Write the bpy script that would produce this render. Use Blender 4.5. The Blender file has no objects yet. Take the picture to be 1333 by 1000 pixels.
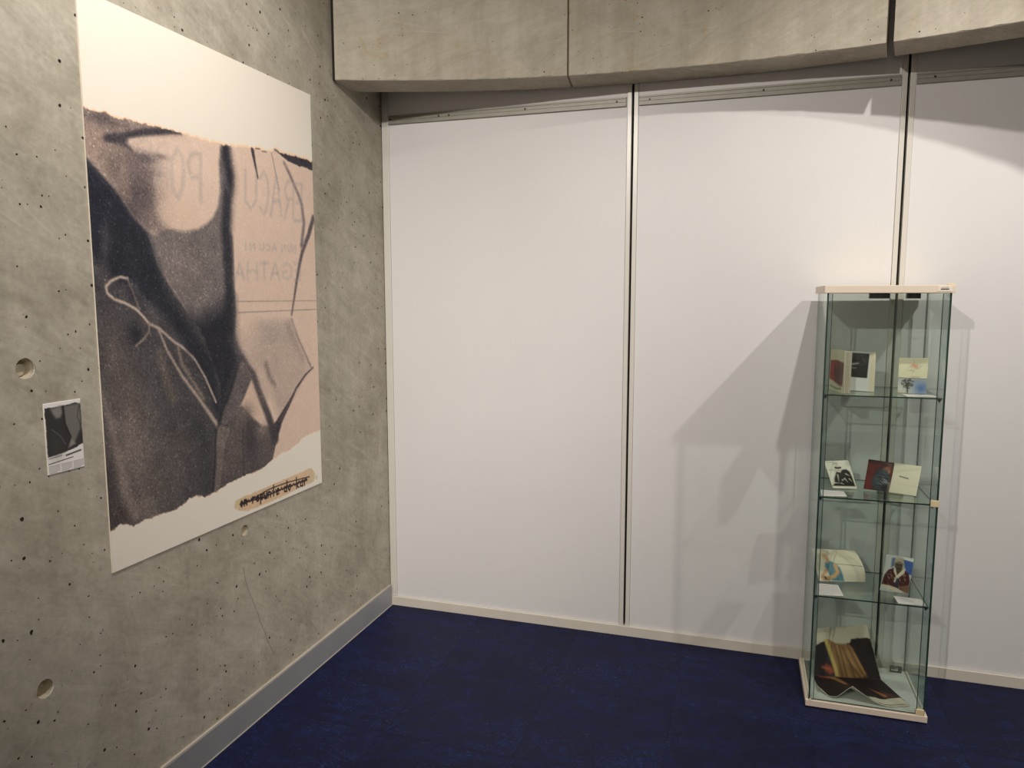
import bpy, bmesh, math, random
import numpy as np
from mathutils import Vector, Matrix

random.seed(7)
rng = np.random.default_rng(11)
scene = bpy.context.scene
COL = scene.collection

# ---------------------------------------------------------------- camera
CAM_POS = (1.7288, -3.3803, 1.5859)
YAW, PITCH, ROLL = -0.30528, 0.11477, -0.00072
F_PX = 972.2
cam_data = bpy.data.cameras.new('camera')
cam_data.sensor_fit = 'HORIZONTAL'
cam_data.sensor_width = 36.0
cam_data.lens = 36.0 * F_PX / 1333.0
cam_data.clip_start = 0.05
cam = bpy.data.objects.new('camera', cam_data)
COL.objects.link(cam)
_f = Vector((math.sin(YAW) * math.cos(PITCH), math.cos(YAW) * math.cos(PITCH), -math.sin(PITCH)))
_r = Vector((math.cos(YAW), -math.sin(YAW), 0))
_u = _r.cross(_f)
_r2 = _r * math.cos(ROLL) + _u * math.sin(ROLL)
_u2 = _u * math.cos(ROLL) - _r * math.sin(ROLL)
cam.matrix_world = Matrix(((_r2.x, _u2.x, -_f.x, CAM_POS[0]), (_r2.y, _u2.y, -_f.y, CAM_POS[1]),
                           (_r2.z, _u2.z, -_f.z, CAM_POS[2]), (0, 0, 0, 1)))
scene.camera = cam

# ---------------------------------------------------------------- world, exposure
world = bpy.data.worlds.new('world')
scene.world = world
world.use_nodes = True
world.node_tree.nodes['Background'].inputs[0].default_value = (0.9, 0.92, 1.0, 1)
world.node_tree.nodes['Background'].inputs[1].default_value = 0.0
vs = scene.view_settings
vs.view_transform = 'Standard'
vs.look = 'None'
vs.gamma = 1.0
vs.use_curve_mapping = False
vs.exposure = -0.06
scene.cycles.transparent_max_bounces = 32
scene.cycles.max_bounces = 12
scene.cycles.diffuse_bounces = 5

# gallery track spotlights: position, aim, watts, colour, cone degrees, blend, radius
WARM = (1.0, 0.94, 0.86)
LAMPS = [
    ((2.35, -1.55, 3.50), (1.75, 0.0, 0.40), 116, WARM, 90, 1.0, 0.028),
    ((3.55, -1.53, 3.44), (2.75, 0.0, 0.65), 156, WARM, 94, 1.0, 0.030),
    ((0.25, -5.70, 3.45), (1.5, 0.0, 1.30), 340, WARM, 70, 0.7, 0.040),
    ((1.00, -1.90, 3.50), (0.0, -1.72, 1.75), 128, WARM, 105, 0.9, 0.040),
    ((2.00, -5.70, 3.45), (1.6, -7.0, 1.40), 150, WARM, 120, 0.9, 0.050),  # added lamp, bounces light off the wall behind the camera
    ((3.60, -5.70, 3.45), (4.6, -5.2, 1.40), 140, WARM, 120, 0.9, 0.050),  # added lamp for bounce from the corner of the plaster walls
    ((3.60, -3.60, 3.45), (4.6, -3.6, 1.40), 60, WARM, 110, 0.9, 0.050),  # added lamp, bounces a little fill off the side wall
    ((1.30, -5.70, 3.45), (0.35, 0.0, 1.60), 110, WARM, 44, 0.9, 0.040),  # added fill lamp, brightens the panel beside the concrete
    ((3.25, -3.60, 3.45), (0.0, -0.65, 1.45), 260, WARM, 46, 0.9, 0.035),
]
CEIL = 3.75

# ---------------------------------------------------------------- helpers
def lin(c):
    c = np.asarray(c, float) / 255.0
    return np.where(c <= 0.04045, c / 12.92, ((c + 0.055) / 1.055) ** 2.4)

def rgba(c):
    return tuple(lin(c)) + (1.0,)

class NT:
    def __init__(self, name):
        self.m = bpy.data.materials.new(name)
        self.m.use_nodes = True
        self.t = self.m.node_tree
        self.b = self.t.nodes['Principled BSDF']
        self.out = self.t.nodes['Material Output']
    def n(self, kind, **kw):
        nd = self.t.nodes.new(kind)
        for k, v in kw.items():
            if k.startswith('i_'):
                nd.inputs[k[2:].replace('_', ' ')].default_value = v
            else:
                setattr(nd, k, v)
        return nd
    def l(self, a, b):
        self.t.links.new(a, b)
    def ramp(self, src, stops):
        r = self.n('ShaderNodeValToRGB')
        el = r.color_ramp.elements
        while len(el) > 1:
            el.remove(el[-1])
        for i, (p, c) in enumerate(stops):
            e = el[0] if i == 0 else el.new(p)
            e.position = p
            e.color = c if len(c) == 4 else tuple(c) + (1,)
        self.l(src, r.inputs[0])
        return r.outputs[0]
    def mix(self, fac, a, b, mode='MIX'):
        x = self.n('ShaderNodeMix', data_type='RGBA', blend_type=mode)
        for sock, val in ((0, fac), (6, a), (7, b)):
            if hasattr(val, 'is_linked'):
                self.l(val, x.inputs[sock])
            else:
                x.inputs[sock].default_value = val
        return x.outputs[2]
    def noise(self, vec, scale, detail=4, rough=0.55, dist=0.0):
        x = self.n('ShaderNodeTexNoise')
        x.inputs['Scale'].default_value = scale
        x.inputs['Detail'].default_value = detail
        x.inputs['Roughness'].default_value = rough
        x.inputs['Distortion'].default_value = dist
        if vec is not None:
            self.l(vec, x.inputs['Vector'])
        return x.outputs[0]
    def coord(self, scale=(1, 1, 1), kind='Object', loc=(0, 0, 0)):
        tc = self.n('ShaderNodeTexCoord')
        mp = self.n('ShaderNodeMapping')
        mp.inputs['Scale'].default_value = scale
        mp.inputs['Location'].default_value = loc
        self.l(tc.outputs[kind], mp.inputs[0])
        return mp.outputs[0]
    def bump(self, h, strength, dist):
        x = self.n('ShaderNodeBump')
        x.inputs['Strength'].default_value = strength
        x.inputs['Distance'].default_value = dist
        self.l(h, x.inputs['Height'])
        self.l(x.outputs[0], self.b.inputs['Normal'])
    def math(self, op, a, b=None, clamp=False):
        x = self.n('ShaderNodeMath', operation=op, use_clamp=clamp)
        for i, val in enumerate((a, b)):
            if val is None:
                continue
            if hasattr(val, 'is_linked'):
                self.l(val, x.inputs[i])
            else:
                x.inputs[i].default_value = val
        return x.outputs[0]

def simple(name, c, rough=0.5, metal=0.0, var=0.06, vscale=8.0, spec=0.5, bump=0.0):
    """plain paint / metal with a faint mottling"""
    t = NT(name)
    v = t.coord()
    nz = t.noise(v, vscale, 3)
    c = lin(c)
    a = tuple(np.clip(c * (1 - var), 0, 1)) + (1,)
    b = tuple(np.clip(c * (1 + var), 0, 1)) + (1,)
    t.l(t.ramp(nz, [(0.3, a), (0.7, b)]), t.b.inputs['Base Color'])
    t.b.inputs['Roughness'].default_value = rough
    t.b.inputs['Metallic'].default_value = metal
    t.b.inputs['Specular IOR Level'].default_value = spec
    if bump:
        t.bump(t.noise(v, 400, 2), bump, 0.001)
    return t.m

def concrete(name, dark, mid, light, pit_seed=0.0, stain=None, streak=0.5, plane='YZ', pit=1.0):
    t = NT(name)
    v = t.coord(loc=(pit_seed, pit_seed * 1.7, 0))
    big = t.noise(v, 1.3, 5, 0.6, 0.4)
    med = t.noise(v, 6.0, 6, 0.65, 0.8)
    fine = t.noise(v, 60.0, 4, 0.6)
    vs_ = t.coord((7.0, 7.0, 0.55), loc=(pit_seed, 0, 0))
    stk = t.noise(vs_, 1.4, 4, 0.6, 0.3)
    msm = t.n('ShaderNodeMapping'); msm.inputs['Rotation'].default_value = (0.5, 0.4, 0)
    t.l(v, msm.inputs[0])
    msm2 = t.n('ShaderNodeMapping'); msm2.inputs['Scale'].default_value = (2.0, 2.0, 9.0)
    t.l(msm.outputs[0], msm2.inputs[0])
    smear = t.noise(msm2.outputs[0], 2.2, 6, 0.7, 1.2)
    val = t.math('MULTIPLY', big, 0.34)
    for src, k_ in ((med, 0.22), (stk, streak), (smear, 0.24), (fine, 0.20 - streak * .5)):
        val = t.math('ADD', val, t.math('MULTIPLY', src, k_))
    off = 0.34 + 0.22 + streak + 0.24 + 0.20 - streak * .5
    val = t.math('DIVIDE', val, off)
    base = t.ramp(val, [(0.39, rgba(dark)), (0.50, rgba(mid)), (0.61, rgba(light))])
    if stain:
        sn = t.noise(v, 9.0, 5, 0.6, 1.0)
        sm = t.ramp(sn, [(0.60, (0, 0, 0)), (0.74, (0.55, 0.55, 0.55))])
        base = t.mix(sm, base, rgba(stain))
    # scuffs: pale thin scratches
    for rot, seed in ((0.62, 0.0), (-0.5, 5.0), (0.2, 9.0)):
        tcs = t.n('ShaderNodeTexCoord'); ms = t.n('ShaderNodeMapping')
        ms.inputs['Rotation'].default_value = (rot, 0, 0)
        t.l(tcs.outputs['Object'], ms.inputs[0])
        ms2 = t.n('ShaderNodeMapping')
        ms2.inputs['Scale'].default_value = (1.0, 2.2, 75.0); ms2.inputs['Location'].default_value = (seed, seed, seed)
        t.l(ms.outputs[0], ms2.inputs[0])
        sc = t.ramp(t.noise(ms2.outputs[0], 1.6, 3, 0.6, 0.5), [(0.66, (0, 0, 0)), (0.74, (0.40, 0.40, 0.40))])
        gate = t.ramp(t.noise(v, 2.1 + rot, 3), [(0.50, (0, 0, 0)), (0.64, (1, 1, 1))])
        base = t.mix(t.mix(1.0, sc, gate, 'MULTIPLY'), base, rgba(tuple(min(255, c + 30) for c in light)))
    # air-bubble pits
    sx_ = t.n('ShaderNodeSeparateXYZ'); t.l(v, sx_.inputs[0])
    flat = t.n('ShaderNodeCombineXYZ')
    t.l(sx_.outputs[plane[0]], flat.inputs[0]); t.l(sx_.outputs[plane[1]], flat.inputs[1])
    pits = None
    for sc_, thr, keep in ((15.0, 0.046, 0.42), (33.0, 0.062, 0.20), (8.0, 0.027, 0.35)):
        vo = t.n('ShaderNodeTexVoronoi', feature='F1', voronoi_dimensions='2D')
        vo.inputs['Scale'].default_value = sc_
        vv = t.n('ShaderNodeVectorMath', operation='ADD')
        wob = t.n('ShaderNodeTexNoise')
        wob.inputs['Scale'].default_value = 120.0
        t.l(v, wob.inputs['Vector'])
        wsc = t.n('ShaderNodeVectorMath', operation='SCALE')
        wsc.inputs['Scale'].default_value = 0.006
        t.l(wob.outputs['Color'], wsc.inputs[0])
        t.l(flat.outputs[0], vv.inputs[0])
        t.l(wsc.outputs[0], vv.inputs[1])
        t.l(vv.outputs[0], vo.inputs['Vector'])
        sep = t.n('ShaderNodeSeparateColor')
        t.l(vo.outputs['Color'], sep.inputs[0])
        size = t.math('MULTIPLY', sep.outputs[0], thr * 1.6 * pit)
        inside = t.math('LESS_THAN', vo.outputs['Distance'], size)
        kept = t.math('LESS_THAN', sep.outputs[1], keep)
        m = t.math('MULTIPLY', inside, kept)
        pits = m if pits is None else t.math('MAXIMUM', pits, m)
    clus = t.ramp(t.noise(v, 1.9, 2), [(0.44, (0.0, 0.0, 0.0)), (0.46, (1, 1, 1))])
    pits = t.math('MULTIPLY', pits, clus)
    base = t.mix(pits, base, rgba((30, 26, 21)))
    t.l(base, t.b.inputs['Base Color'])
    t.b.inputs['Roughness'].default_value = 0.78
    t.b.inputs['Specular IOR Level'].default_value = 0.3
    h = t.math('SUBTRACT', t.math('MULTIPLY', fine, 0.12), pits)
    h = t.math('ADD', h, t.math('MULTIPLY', med, 0.5))
    t.bump(h, 0.35, 0.004)
    return t.m

def glass_mat(name, tint, base=0.045):
    t = NT(name)
    tr = t.n('ShaderNodeBsdfTransparent')
    tr.inputs[0].default_value = tint + (1,)
    gl = t.n('ShaderNodeBsdfGlossy')
    gl.inputs['Roughness'].default_value = 0.0
    gl.inputs[0].default_value = (0.95, 1.0, 0.97, 1)
    lw = t.n('ShaderNodeLayerWeight')
    lw.inputs[0].default_value = 0.5
    p5 = t.math('POWER', lw.outputs['Facing'], 5.0)
    # faint finger-marks change how strongly the pane mirrors
    sm = t.noise(t.coord(), 6.0, 4)
    k = t.math('ADD', t.math('MULTIPLY', p5, 0.85), t.math('MULTIPLY', sm, base * 2))
    mx = t.n('ShaderNodeMixShader')
    t.l(k, mx.inputs[0])
    t.l(tr.outputs[0], mx.inputs[1])
    t.l(gl.outputs[0], mx.inputs[2])
    t.l(mx.outputs[0], t.out.inputs[0])
    return t.m

def print_mat(name, grain=0.0, gscale=260.0, rough=0.55, spec=0.3):
    t = NT(name)
    at = t.n('ShaderNodeAttribute', attribute_name='ink')
    col = at.outputs['Color']
    if grain:
        v = t.coord()
        nz = t.noise(v, gscale, 2, 0.7)
        lum = t.n('ShaderNodeRGBToBW')
        t.l(col, lum.inputs[0])
        # halftone grit only where ink is printed
        inked = t.ramp(lum.outputs[0], [(0.0, (1, 1, 1)), (0.30, (0.55, 0.55, 0.55)), (0.62, (0.12, 0.12, 0.12)), (0.75, (0.02, 0.02, 0.02))])
        g = t.ramp(nz, [(0.30, (1 - grain, 1 - grain, 1 - grain)), (0.5, (1, 1, 1)), (0.72, (1 + grain * 1.8, 1 + grain * 1.7, 1 + grain * 1.6))])
        col = t.mix(inked, col, t.mix(1.0, col, g, 'MULTIPLY'))
        sp = t.ramp(t.noise(v, gscale * 1.6, 1, 0.5), [(0.66, (0, 0, 0)), (0.78, (0.30, 0.30, 0.30))])
        col = t.mix(t.mix(1.0, sp, inked, 'MULTIPLY'), col, rgba((175, 160, 150)))
    t.l(col, t.b.inputs['Base Color'])
    t.b.inputs['Roughness'].default_value = rough
    t.b.inputs['Specular IOR Level'].default_value = spec
    return t.m

# ---------------------------------------------------------------- mesh helpers
def tag(o, label=None, cat=None, group=None, kind=None):
    if label: o['label'] = label
    if cat: o['category'] = cat
    if group: o['group'] = group
    if kind: o['kind'] = kind
    return o

def empty(name, loc=(0, 0, 0), rz=0.0):
    o = bpy.data.objects.new(name, None)
    o.empty_display_size = 0.1
    o.location = loc
    o.rotation_euler = (0, 0, rz)
    COL.objects.link(o)
    return o

def obj(name, bm, mats, parent=None, smooth=False):
    me = bpy.data.meshes.new(name)
    bmesh.ops.recalc_face_normals(bm, faces=bm.faces[:])
    bm.to_mesh(me)
    bm.free()
    for m in (mats if isinstance(mats, (list, tuple)) else [mats]):
        me.materials.append(m)
    if smooth:
        for pl in me.polygons:
            pl.use_smooth = True
    o = bpy.data.objects.new(name, me)
    COL.objects.link(o)
    if parent: o.parent = parent
    return o

def box(bm, x0, x1, y0, y1, z0, z1, bevel=0.0, mat=0):
    vs_ = [bm.verts.new((x, y, z)) for z in (z0, z1) for y in (y0, y1) for x in (x0, x1)]
    fs = [bm.faces.new([vs_[i] for i in q]) for q in ((0, 2, 3, 1), (4, 5, 7, 6), (0, 1, 5, 4), (1, 3, 7, 5), (3, 2, 6, 7), (2, 0, 4, 6))]
    for f in fs: f.material_index = mat
    if bevel:
        es = list({e for f in fs for e in f.edges})
        bmesh.ops.bevel(bm, geom=es, offset=bevel, segments=2, affect='EDGES', profile=0.6)
    return fs

def box_obj(name, x0, x1, y0, y1, z0, z1, mat, parent=None, bevel=0.0):
    bm = bmesh.new()
    box(bm, x0, x1, y0, y1, z0, z1, bevel)
    return obj(name, bm, mat, parent)

def cyl(bm, c, axis, r0, r1, h, seg=20):
    """frustum from c along axis, radius r0 -> r1"""
    ax = Vector(axis).normalized()
    s = ax.orthogonal().normalized(); t_ = ax.cross(s)
    c = Vector(c)
    A = [bm.verts.new(c + (s * math.cos(k * math.tau / seg) + t_ * math.sin(k * math.tau / seg)) * r0) for k in range(seg)]
    B = [bm.verts.new(c + ax * h + (s * math.cos(k * math.tau / seg) + t_ * math.sin(k * math.tau / seg)) * r1) for k in range(seg)]
    for k in range(seg):
        bm.faces.new((A[k], A[(k + 1) % seg], B[(k + 1) % seg], B[k]))
    bm.faces.new(A[::-1]); bm.faces.new(B)

# ---------------------------------------------------------------- flat prints
def vnoise(S, T, f):
    gx, gy = 97, 89
    g = np.random.default_rng(5).random((gy, gx))
    x, y = S * f, T * f
    i, j = np.floor(x).astype(int), np.floor(y).astype(int)
    fx, fy = x - i, y - j
    fx, fy = fx * fx * (3 - 2 * fx), fy * fy * (3 - 2 * fy)
    a = g[j % gy, i % gx]; b = g[j % gy, (i + 1) % gx]; c = g[(j + 1) % gy, i % gx]; d = g[(j + 1) % gy, (i + 1) % gx]
    return (a * (1 - fx) + b * fx) * (1 - fy) + (c * (1 - fx) + d * fx) * fy - 0.5

class Canvas:
    """ink laid on a sheet w x h (any unit), sampled on nx x ny points; t runs down"""
    def __init__(self, w, h, nx, ny, paper):
        self.w, self.h, self.nx, self.ny = w, h, nx, ny
        self.S, self.T = np.meshgrid(np.linspace(0, w, nx), np.linspace(0, h, ny))
        self.c = np.empty((ny, nx, 3)); self.c[:] = paper
    def _sub(self, pts, pad):
        a = np.array(pts, float)
        lo, hi = a.min(0) - pad, a.max(0) + pad
        i0 = max(0, int(lo[0] / self.w * (self.nx - 1))); i1 = min(self.nx, int(hi[0] / self.w * (self.nx - 1)) + 2)
        j0 = max(0, int(lo[1] / self.h * (self.ny - 1))); j1 = min(self.ny, int(hi[1] / self.h * (self.ny - 1)) + 2)
        return slice(j0, max(j0, j1)), slice(i0, max(i0, i1))
    def _lay(self, sl, m, col):
        m = m[..., None]
        self.c[sl] = self.c[sl] * (1 - m) + np.array(col, float) * m
    @staticmethod
    def _seg(S, T, a, b):
        dx, dy = b[0] - a[0], b[1] - a[1]
        k = np.clip(((S - a[0]) * dx + (T - a[1]) * dy) / (dx * dx + dy * dy + 1e-12), 0, 1)
        return np.hypot(S - a[0] - k * dx, T - a[1] - k * dy), k
    def poly(self, pts, col, soft=0.003, alpha=1.0, jag=0.0, inverse=False):
        sl = self._sub([(0, 0), (self.w, self.h)] if inverse else pts, soft + jag)
        S, T = self.S[sl], self.T[sl]
        if S.size == 0: return
        d = np.full(S.shape, 1e9); ins = np.zeros(S.shape, bool)
        n = len(pts)
        for i in range(n):
            a, b = pts[i], pts[(i + 1) % n]
            d = np.minimum(d, self._seg(S, T, a, b)[0])
            if a[1] != b[1]:
                cr = ((a[1] > T) != (b[1] > T)) & (S < (b[0] - a[0]) * (T - a[1]) / (b[1] - a[1]) + a[0])
                ins ^= cr
        d = np.where(ins, d, -d)
        if jag:
            d = d + jag * (vnoise(S, T, 60) + 0.8 * vnoise(S + 3, T, 140) + .6 * vnoise(S, T + 2, 240))
        if inverse: d = -d
        self._lay(sl, np.clip(d / soft * 0.5 + 0.5, 0, 1) * alpha, col)
    def line(self, pts, w, col, soft=0.002, alpha=1.0):
        w0, w1 = w if isinstance(w, tuple) else (w, w)
        sl = self._sub(pts, soft + max(w0, w1))
        S, T = self.S[sl], self.T[sl]
        if S.size == 0: return
        m = np.zeros(S.shape); n = len(pts) - 1
        for i in range(n):
            d, k = self._seg(S, T, pts[i], pts[i + 1])
            hw = (w0 + (w1 - w0) * (i + k) / n) * 0.5
            m = np.maximum(m, np.clip((hw - d) / soft * 0.5 + 0.5, 0, 1))
        self._lay(sl, m * alpha, col)
    def blob(self, c, rx, ry, col, alpha=1.0):
        sl = self._sub([(c[0] - 2.2 * rx, c[1] - 2.2 * ry), (c[0] + 2.2 * rx, c[1] + 2.2 * ry)], 0)
        S, T = self.S[sl], self.T[sl]
        self._lay(sl, alpha * np.exp(-(((S - c[0]) / rx) ** 2 + ((T - c[1]) / ry) ** 2)), col)

def sheet(name, cv_, fn, mat, parent=None, thick=0.0, edge_mat=None, smooth=True):
    """surface fn(u,v)->(x,y,z) arrays (u right, v down) coloured by the canvas; thick adds a back and rim"""
    ny, nx = cv_.ny, cv_.nx
    U, V = np.meshgrid(np.linspace(0, 1, nx), np.linspace(0, 1, ny))
    P = np.stack(fn(U, V), -1).reshape(-1, 3)
    idx = np.arange(nx * ny).reshape(ny, nx)
    q = np.stack([idx[:-1, :-1], idx[1:, :-1], idx[1:, 1:], idx[:-1, 1:]], -1).reshape(-1, 4)
    ink = np.concatenate([lin(np.clip(cv_.c, 0, 255)), np.ones((ny, nx, 1))], -1).reshape(-1, 4)
    faces = q; mi = np.zeros(len(q), int)
    if thick:
        g = P.reshape(ny, nx, 3)
        du = np.gradient(g, axis=1); dv = np.gradient(g, axis=0)
        nrm = np.cross(dv, du); nrm /= np.linalg.norm(nrm, axis=-1, keepdims=True) + 1e-12
        # coarse back: same outline
        back = (g - nrm * thick).reshape(-1, 3)
        N = nx * ny
        rim = np.concatenate([idx[0, :], idx[1:, -1], idx[-1, ::-1][1:], idx[::-1, 0][1:-1]])
        r2 = np.roll(rim, -1)
        sides = np.stack([rim, r2, r2 + N, rim + N], -1)
        faces = np.concatenate([q, q[:, ::-1] + N, sides])
        mi = np.concatenate([mi, np.ones(len(q) + len(sides), int)])
        P = np.concatenate([P, back]); ink = np.concatenate([ink, ink])
    me = bpy.data.meshes.new(name)
    me.vertices.add(len(P)); me.vertices.foreach_set('co', P.astype(np.float32).ravel())
    me.loops.add(len(faces) * 4); me.loops.foreach_set('vertex_index', faces.astype(np.int32).ravel())
    me.polygons.add(len(faces))
    me.polygons.foreach_set('loop_start', np.arange(0, len(faces) * 4, 4, dtype=np.int32))
    me.polygons.foreach_set('material_index', mi.astype(np.int32))
    if smooth:
        me.polygons.foreach_set('use_smooth', (mi == 0))
    me.update(calc_edges=True); me.validate()
    at = me.attributes.new('ink', 'FLOAT_COLOR', 'POINT')
    at.data.foreach_set('color', ink.astype(np.float32).ravel())
    me.materials.append(mat)
    if thick: me.materials.append(edge_mat)
    o = bpy.data.objects.new(name, me)
    COL.objects.link(o)
    if parent: o.parent = parent
    return o

def bil(tl, tr, bl, br, bulge=0.0, axis=(0, -1, 0), bend=None):
    """bilinear patch with a bulge along axis"""
    tl, tr, bl, br = (np.array(p, float) for p in (tl, tr, bl, br))
    ax = np.array(axis, float)
    def fn(U, V):
        u, v = U[..., None], V[..., None]
        p = (tl * (1 - u) + tr * u) * (1 - v) + (bl * (1 - u) + br * u) * v
        if bulge: p = p + ax * bulge * (4 * v * (1 - v))
        if bend: p = p + bend(u, v)
        return p[..., 0], p[..., 1], p[..., 2]
    return fn

# ---------------------------------------------------------------- materials
M_WALL = concrete('concrete_wall', (143, 136, 123), (172, 165, 151), (198, 192, 179), 0.0, None, 0.12)
M_BEAM = concrete('concrete_beam', (150, 142, 127), (172, 164, 149), (193, 186, 172), 3.3, (170, 146, 98), 0.24, 'XZ', 0.62)
M_SOFFIT = concrete('concrete_soffit', (150, 142, 127), (172, 164, 149), (193, 186, 172), 5.1, None, 0.0, 'XY', 0.5)
M_HOLE = simple('tie_hole_mortar', (196, 184, 160), 0.9, var=0.15, vscale=60)
M_PLASTER = simple('painted_plaster', (224, 220, 214), 0.9)
M_CEIL = simple('ceiling_paint', (170, 166, 160), 0.95)
M_PANEL = simple('white_laminate', (224, 222, 222), 0.42, var=0.012, vscale=2.5, spec=0.4)
M_STILE = simple('cream_lacquered_steel', (216, 212, 204), 0.28, var=0.02, vscale=5)
M_RAIL = simple('grey_aluminium', (150, 147, 138), 0.45, 0.25, var=0.05, vscale=30)
M_TRIM = simple('cream_trim_paint', (216, 209, 197), 0.45, var=0.03)
M_GAP = simple('black_rubber_gasket', (14, 13, 12), 0.9)
M_SCREW = simple('dark_screw_steel', (58, 54, 48), 0.4, 0.8)
M_BASEBOARD = simple('grey_skirting_paint', (148, 148, 153), 0.42, var=0.05, vscale=5)
M_CAULK = simple('pale_sealant', (178, 170, 158), 0.7)
M_WHITE = simple('white_chipboard_foil', (232, 216, 198), 0.4, var=0.015, vscale=6)
M_INNER = simple('pale_base_foil', (206, 212, 204), 0.35, var=0.02)
M_CLIP = simple('dark_steel_clip', (62, 56, 48), 0.3, 0.7)
M_CHROME = simple('brushed_steel_bracket', (120, 120, 114), 0.25, 0.9)
M_IVORY = simple('ivory_plastic', (226, 208, 168), 0.4, var=0.02)
M_BOARD = simple('foam_board_edge', (214, 204, 188), 0.7)
M_PAPER = simple('book_paper', (226, 220, 200), 0.75, var=0.04, vscale=40)
M_PAPER_D = simple('aged_page_edge', (186, 170, 146), 0.8, var=0.12, vscale=90)
M_COVER = simple('cream_card_cover', (208, 204, 180), 0.6)
M_LAMP = simple('black_lamp_housing', (24, 24, 25), 0.45)
M_GLASS = glass_mat('clear_green_glass', (0.944, 0.967, 0.954))
M_ACRYL = glass_mat('clear_acrylic', (0.86, 0.87, 0.84), 0.12)
M_EDGE = simple('green_glass_edge', (38, 62, 52), 0.12, var=0.2, vscale=20, spec=0.8)
M_EDGE_L = simple('pale_glass_edge', (150, 172, 172), 0.15, var=0.1, vscale=20, spec=0.8)
M_POSTER = print_mat('poster_print', 0.12, 240.0)
M_PRINT = print_mat('small_print')

# floor: dark navy marbled linoleum
t = NT('navy_linoleum')
tc = t.n('ShaderNodeNewGeometry')
oi = t.n('ShaderNodeObjectInfo')
mp = t.n('ShaderNodeMapping')
t.l(tc.outputs['Position'], mp.inputs[0])
cmb = t.n('ShaderNodeCombineXYZ')
t.l(t.math('MULTIPLY', oi.outputs['Random'], 40.0), cmb.inputs[0])
t.l(cmb.outputs[0], mp.inputs['Location'])
mp.inputs['Scale'].default_value = (1.0, 1.6, 1.0)
n1 = t.noise(mp.outputs[0], 7.0, 8, 0.7, 1.5)
n2 = t.noise(mp.outputs[0], 46.0, 6, 0.75, 2.5)
n3 = t.noise(mp.outputs[0], 2.2, 3, 0.5)
fl = t.ramp(n1, [(0.30, rgba((17, 18, 38))), (0.52, rgba((22, 25, 54))), (0.72, rgba((28, 36, 78)))])
spk = t.mix(1.0, t.ramp(n2, [(0.56, (0, 0, 0)), (0.68, (0.9, 0.9, 0.9))]), t.ramp(n3, [(0.40, (0.1, 0.1, 0.1)), (0.62, (1, 1, 1))]), 'MULTIPLY')
fl = t.mix(spk, fl, rgba((50, 82, 146)))
tone = t.math('ADD', 0.88, t.math('MULTIPLY', oi.outputs['Random'], 0.24))
hsv = t.n('ShaderNodeHueSaturation')
t.l(tone, hsv.inputs['Value']); t.l(fl, hsv.inputs['Color'])
t.l(hsv.outputs[0], t.b.inputs['Base Color'])
t.l(t.ramp(n1, [(0.3, (0.50, 0.50, 0.50)), (0.7, (0.62, 0.62, 0.62))]), t.b.inputs['Roughness'])
t.b.inputs['Specular IOR Level'].default_value = 0.13
t.bump(n2, 0.08, 0.001)
M_FLOOR = t.m

# ---------------------------------------------------------------- the room shell
RX, RY = 4.62, -7.0          # right wall, wall behind the camera
floor = box_obj('floor', -0.25, RX + .2, RY - .2, 0.25, -0.12, -0.0012, simple('floor_joint', (16, 17, 34), 0.9))
tag(floor, 'dark navy marbled linoleum floor laid in square tiles', None, None, 'structure')
TS, TY0 = 0.5, -0.062
bm = bmesh.new()
box(bm, 0.0003, TS - .0003, -TS + .0003, -.0003, -0.0011, 0.0, 0.0)
tile0 = None
def put_tile(x, y, sy=1.0):
    global tile0
    if tile0 is None:
        o = tile0 = obj('tile', bm, M_FLOOR, floor)
    else:
        o = tile0.copy(); COL.objects.link(o)
    o.location = (x, y, 0); o.scale = (1, sy, 1)
for i in range(10):
    put_tile(i * TS, 0.0, -TY0 / TS)
    for j in range(14):
        put_tile(i * TS, TY0 - j * 0.5)

ceiling = box_obj('ceiling', -0.25, RX + .2, RY - .2, 0.25, CEIL, CEIL + .15, M_CEIL)
tag(ceiling, 'plain grey painted ceiling above the gallery', None, None, 'structure')
wr = box_obj('wall_right', RX, RX + .2, RY, 0.05, 0, CEIL, simple('grey_plaster', (158, 153, 146), 0.9))
tag(wr, 'plain grey plaster side wall', None, None, 'structure')
wf = box_obj('wall_front', -0.25, RX + .2, RY - .2, RY, 0, CEIL, M_PLASTER)
tag(wf, 'plain white plaster wall facing the white panels', None, None, 'structure')

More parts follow.
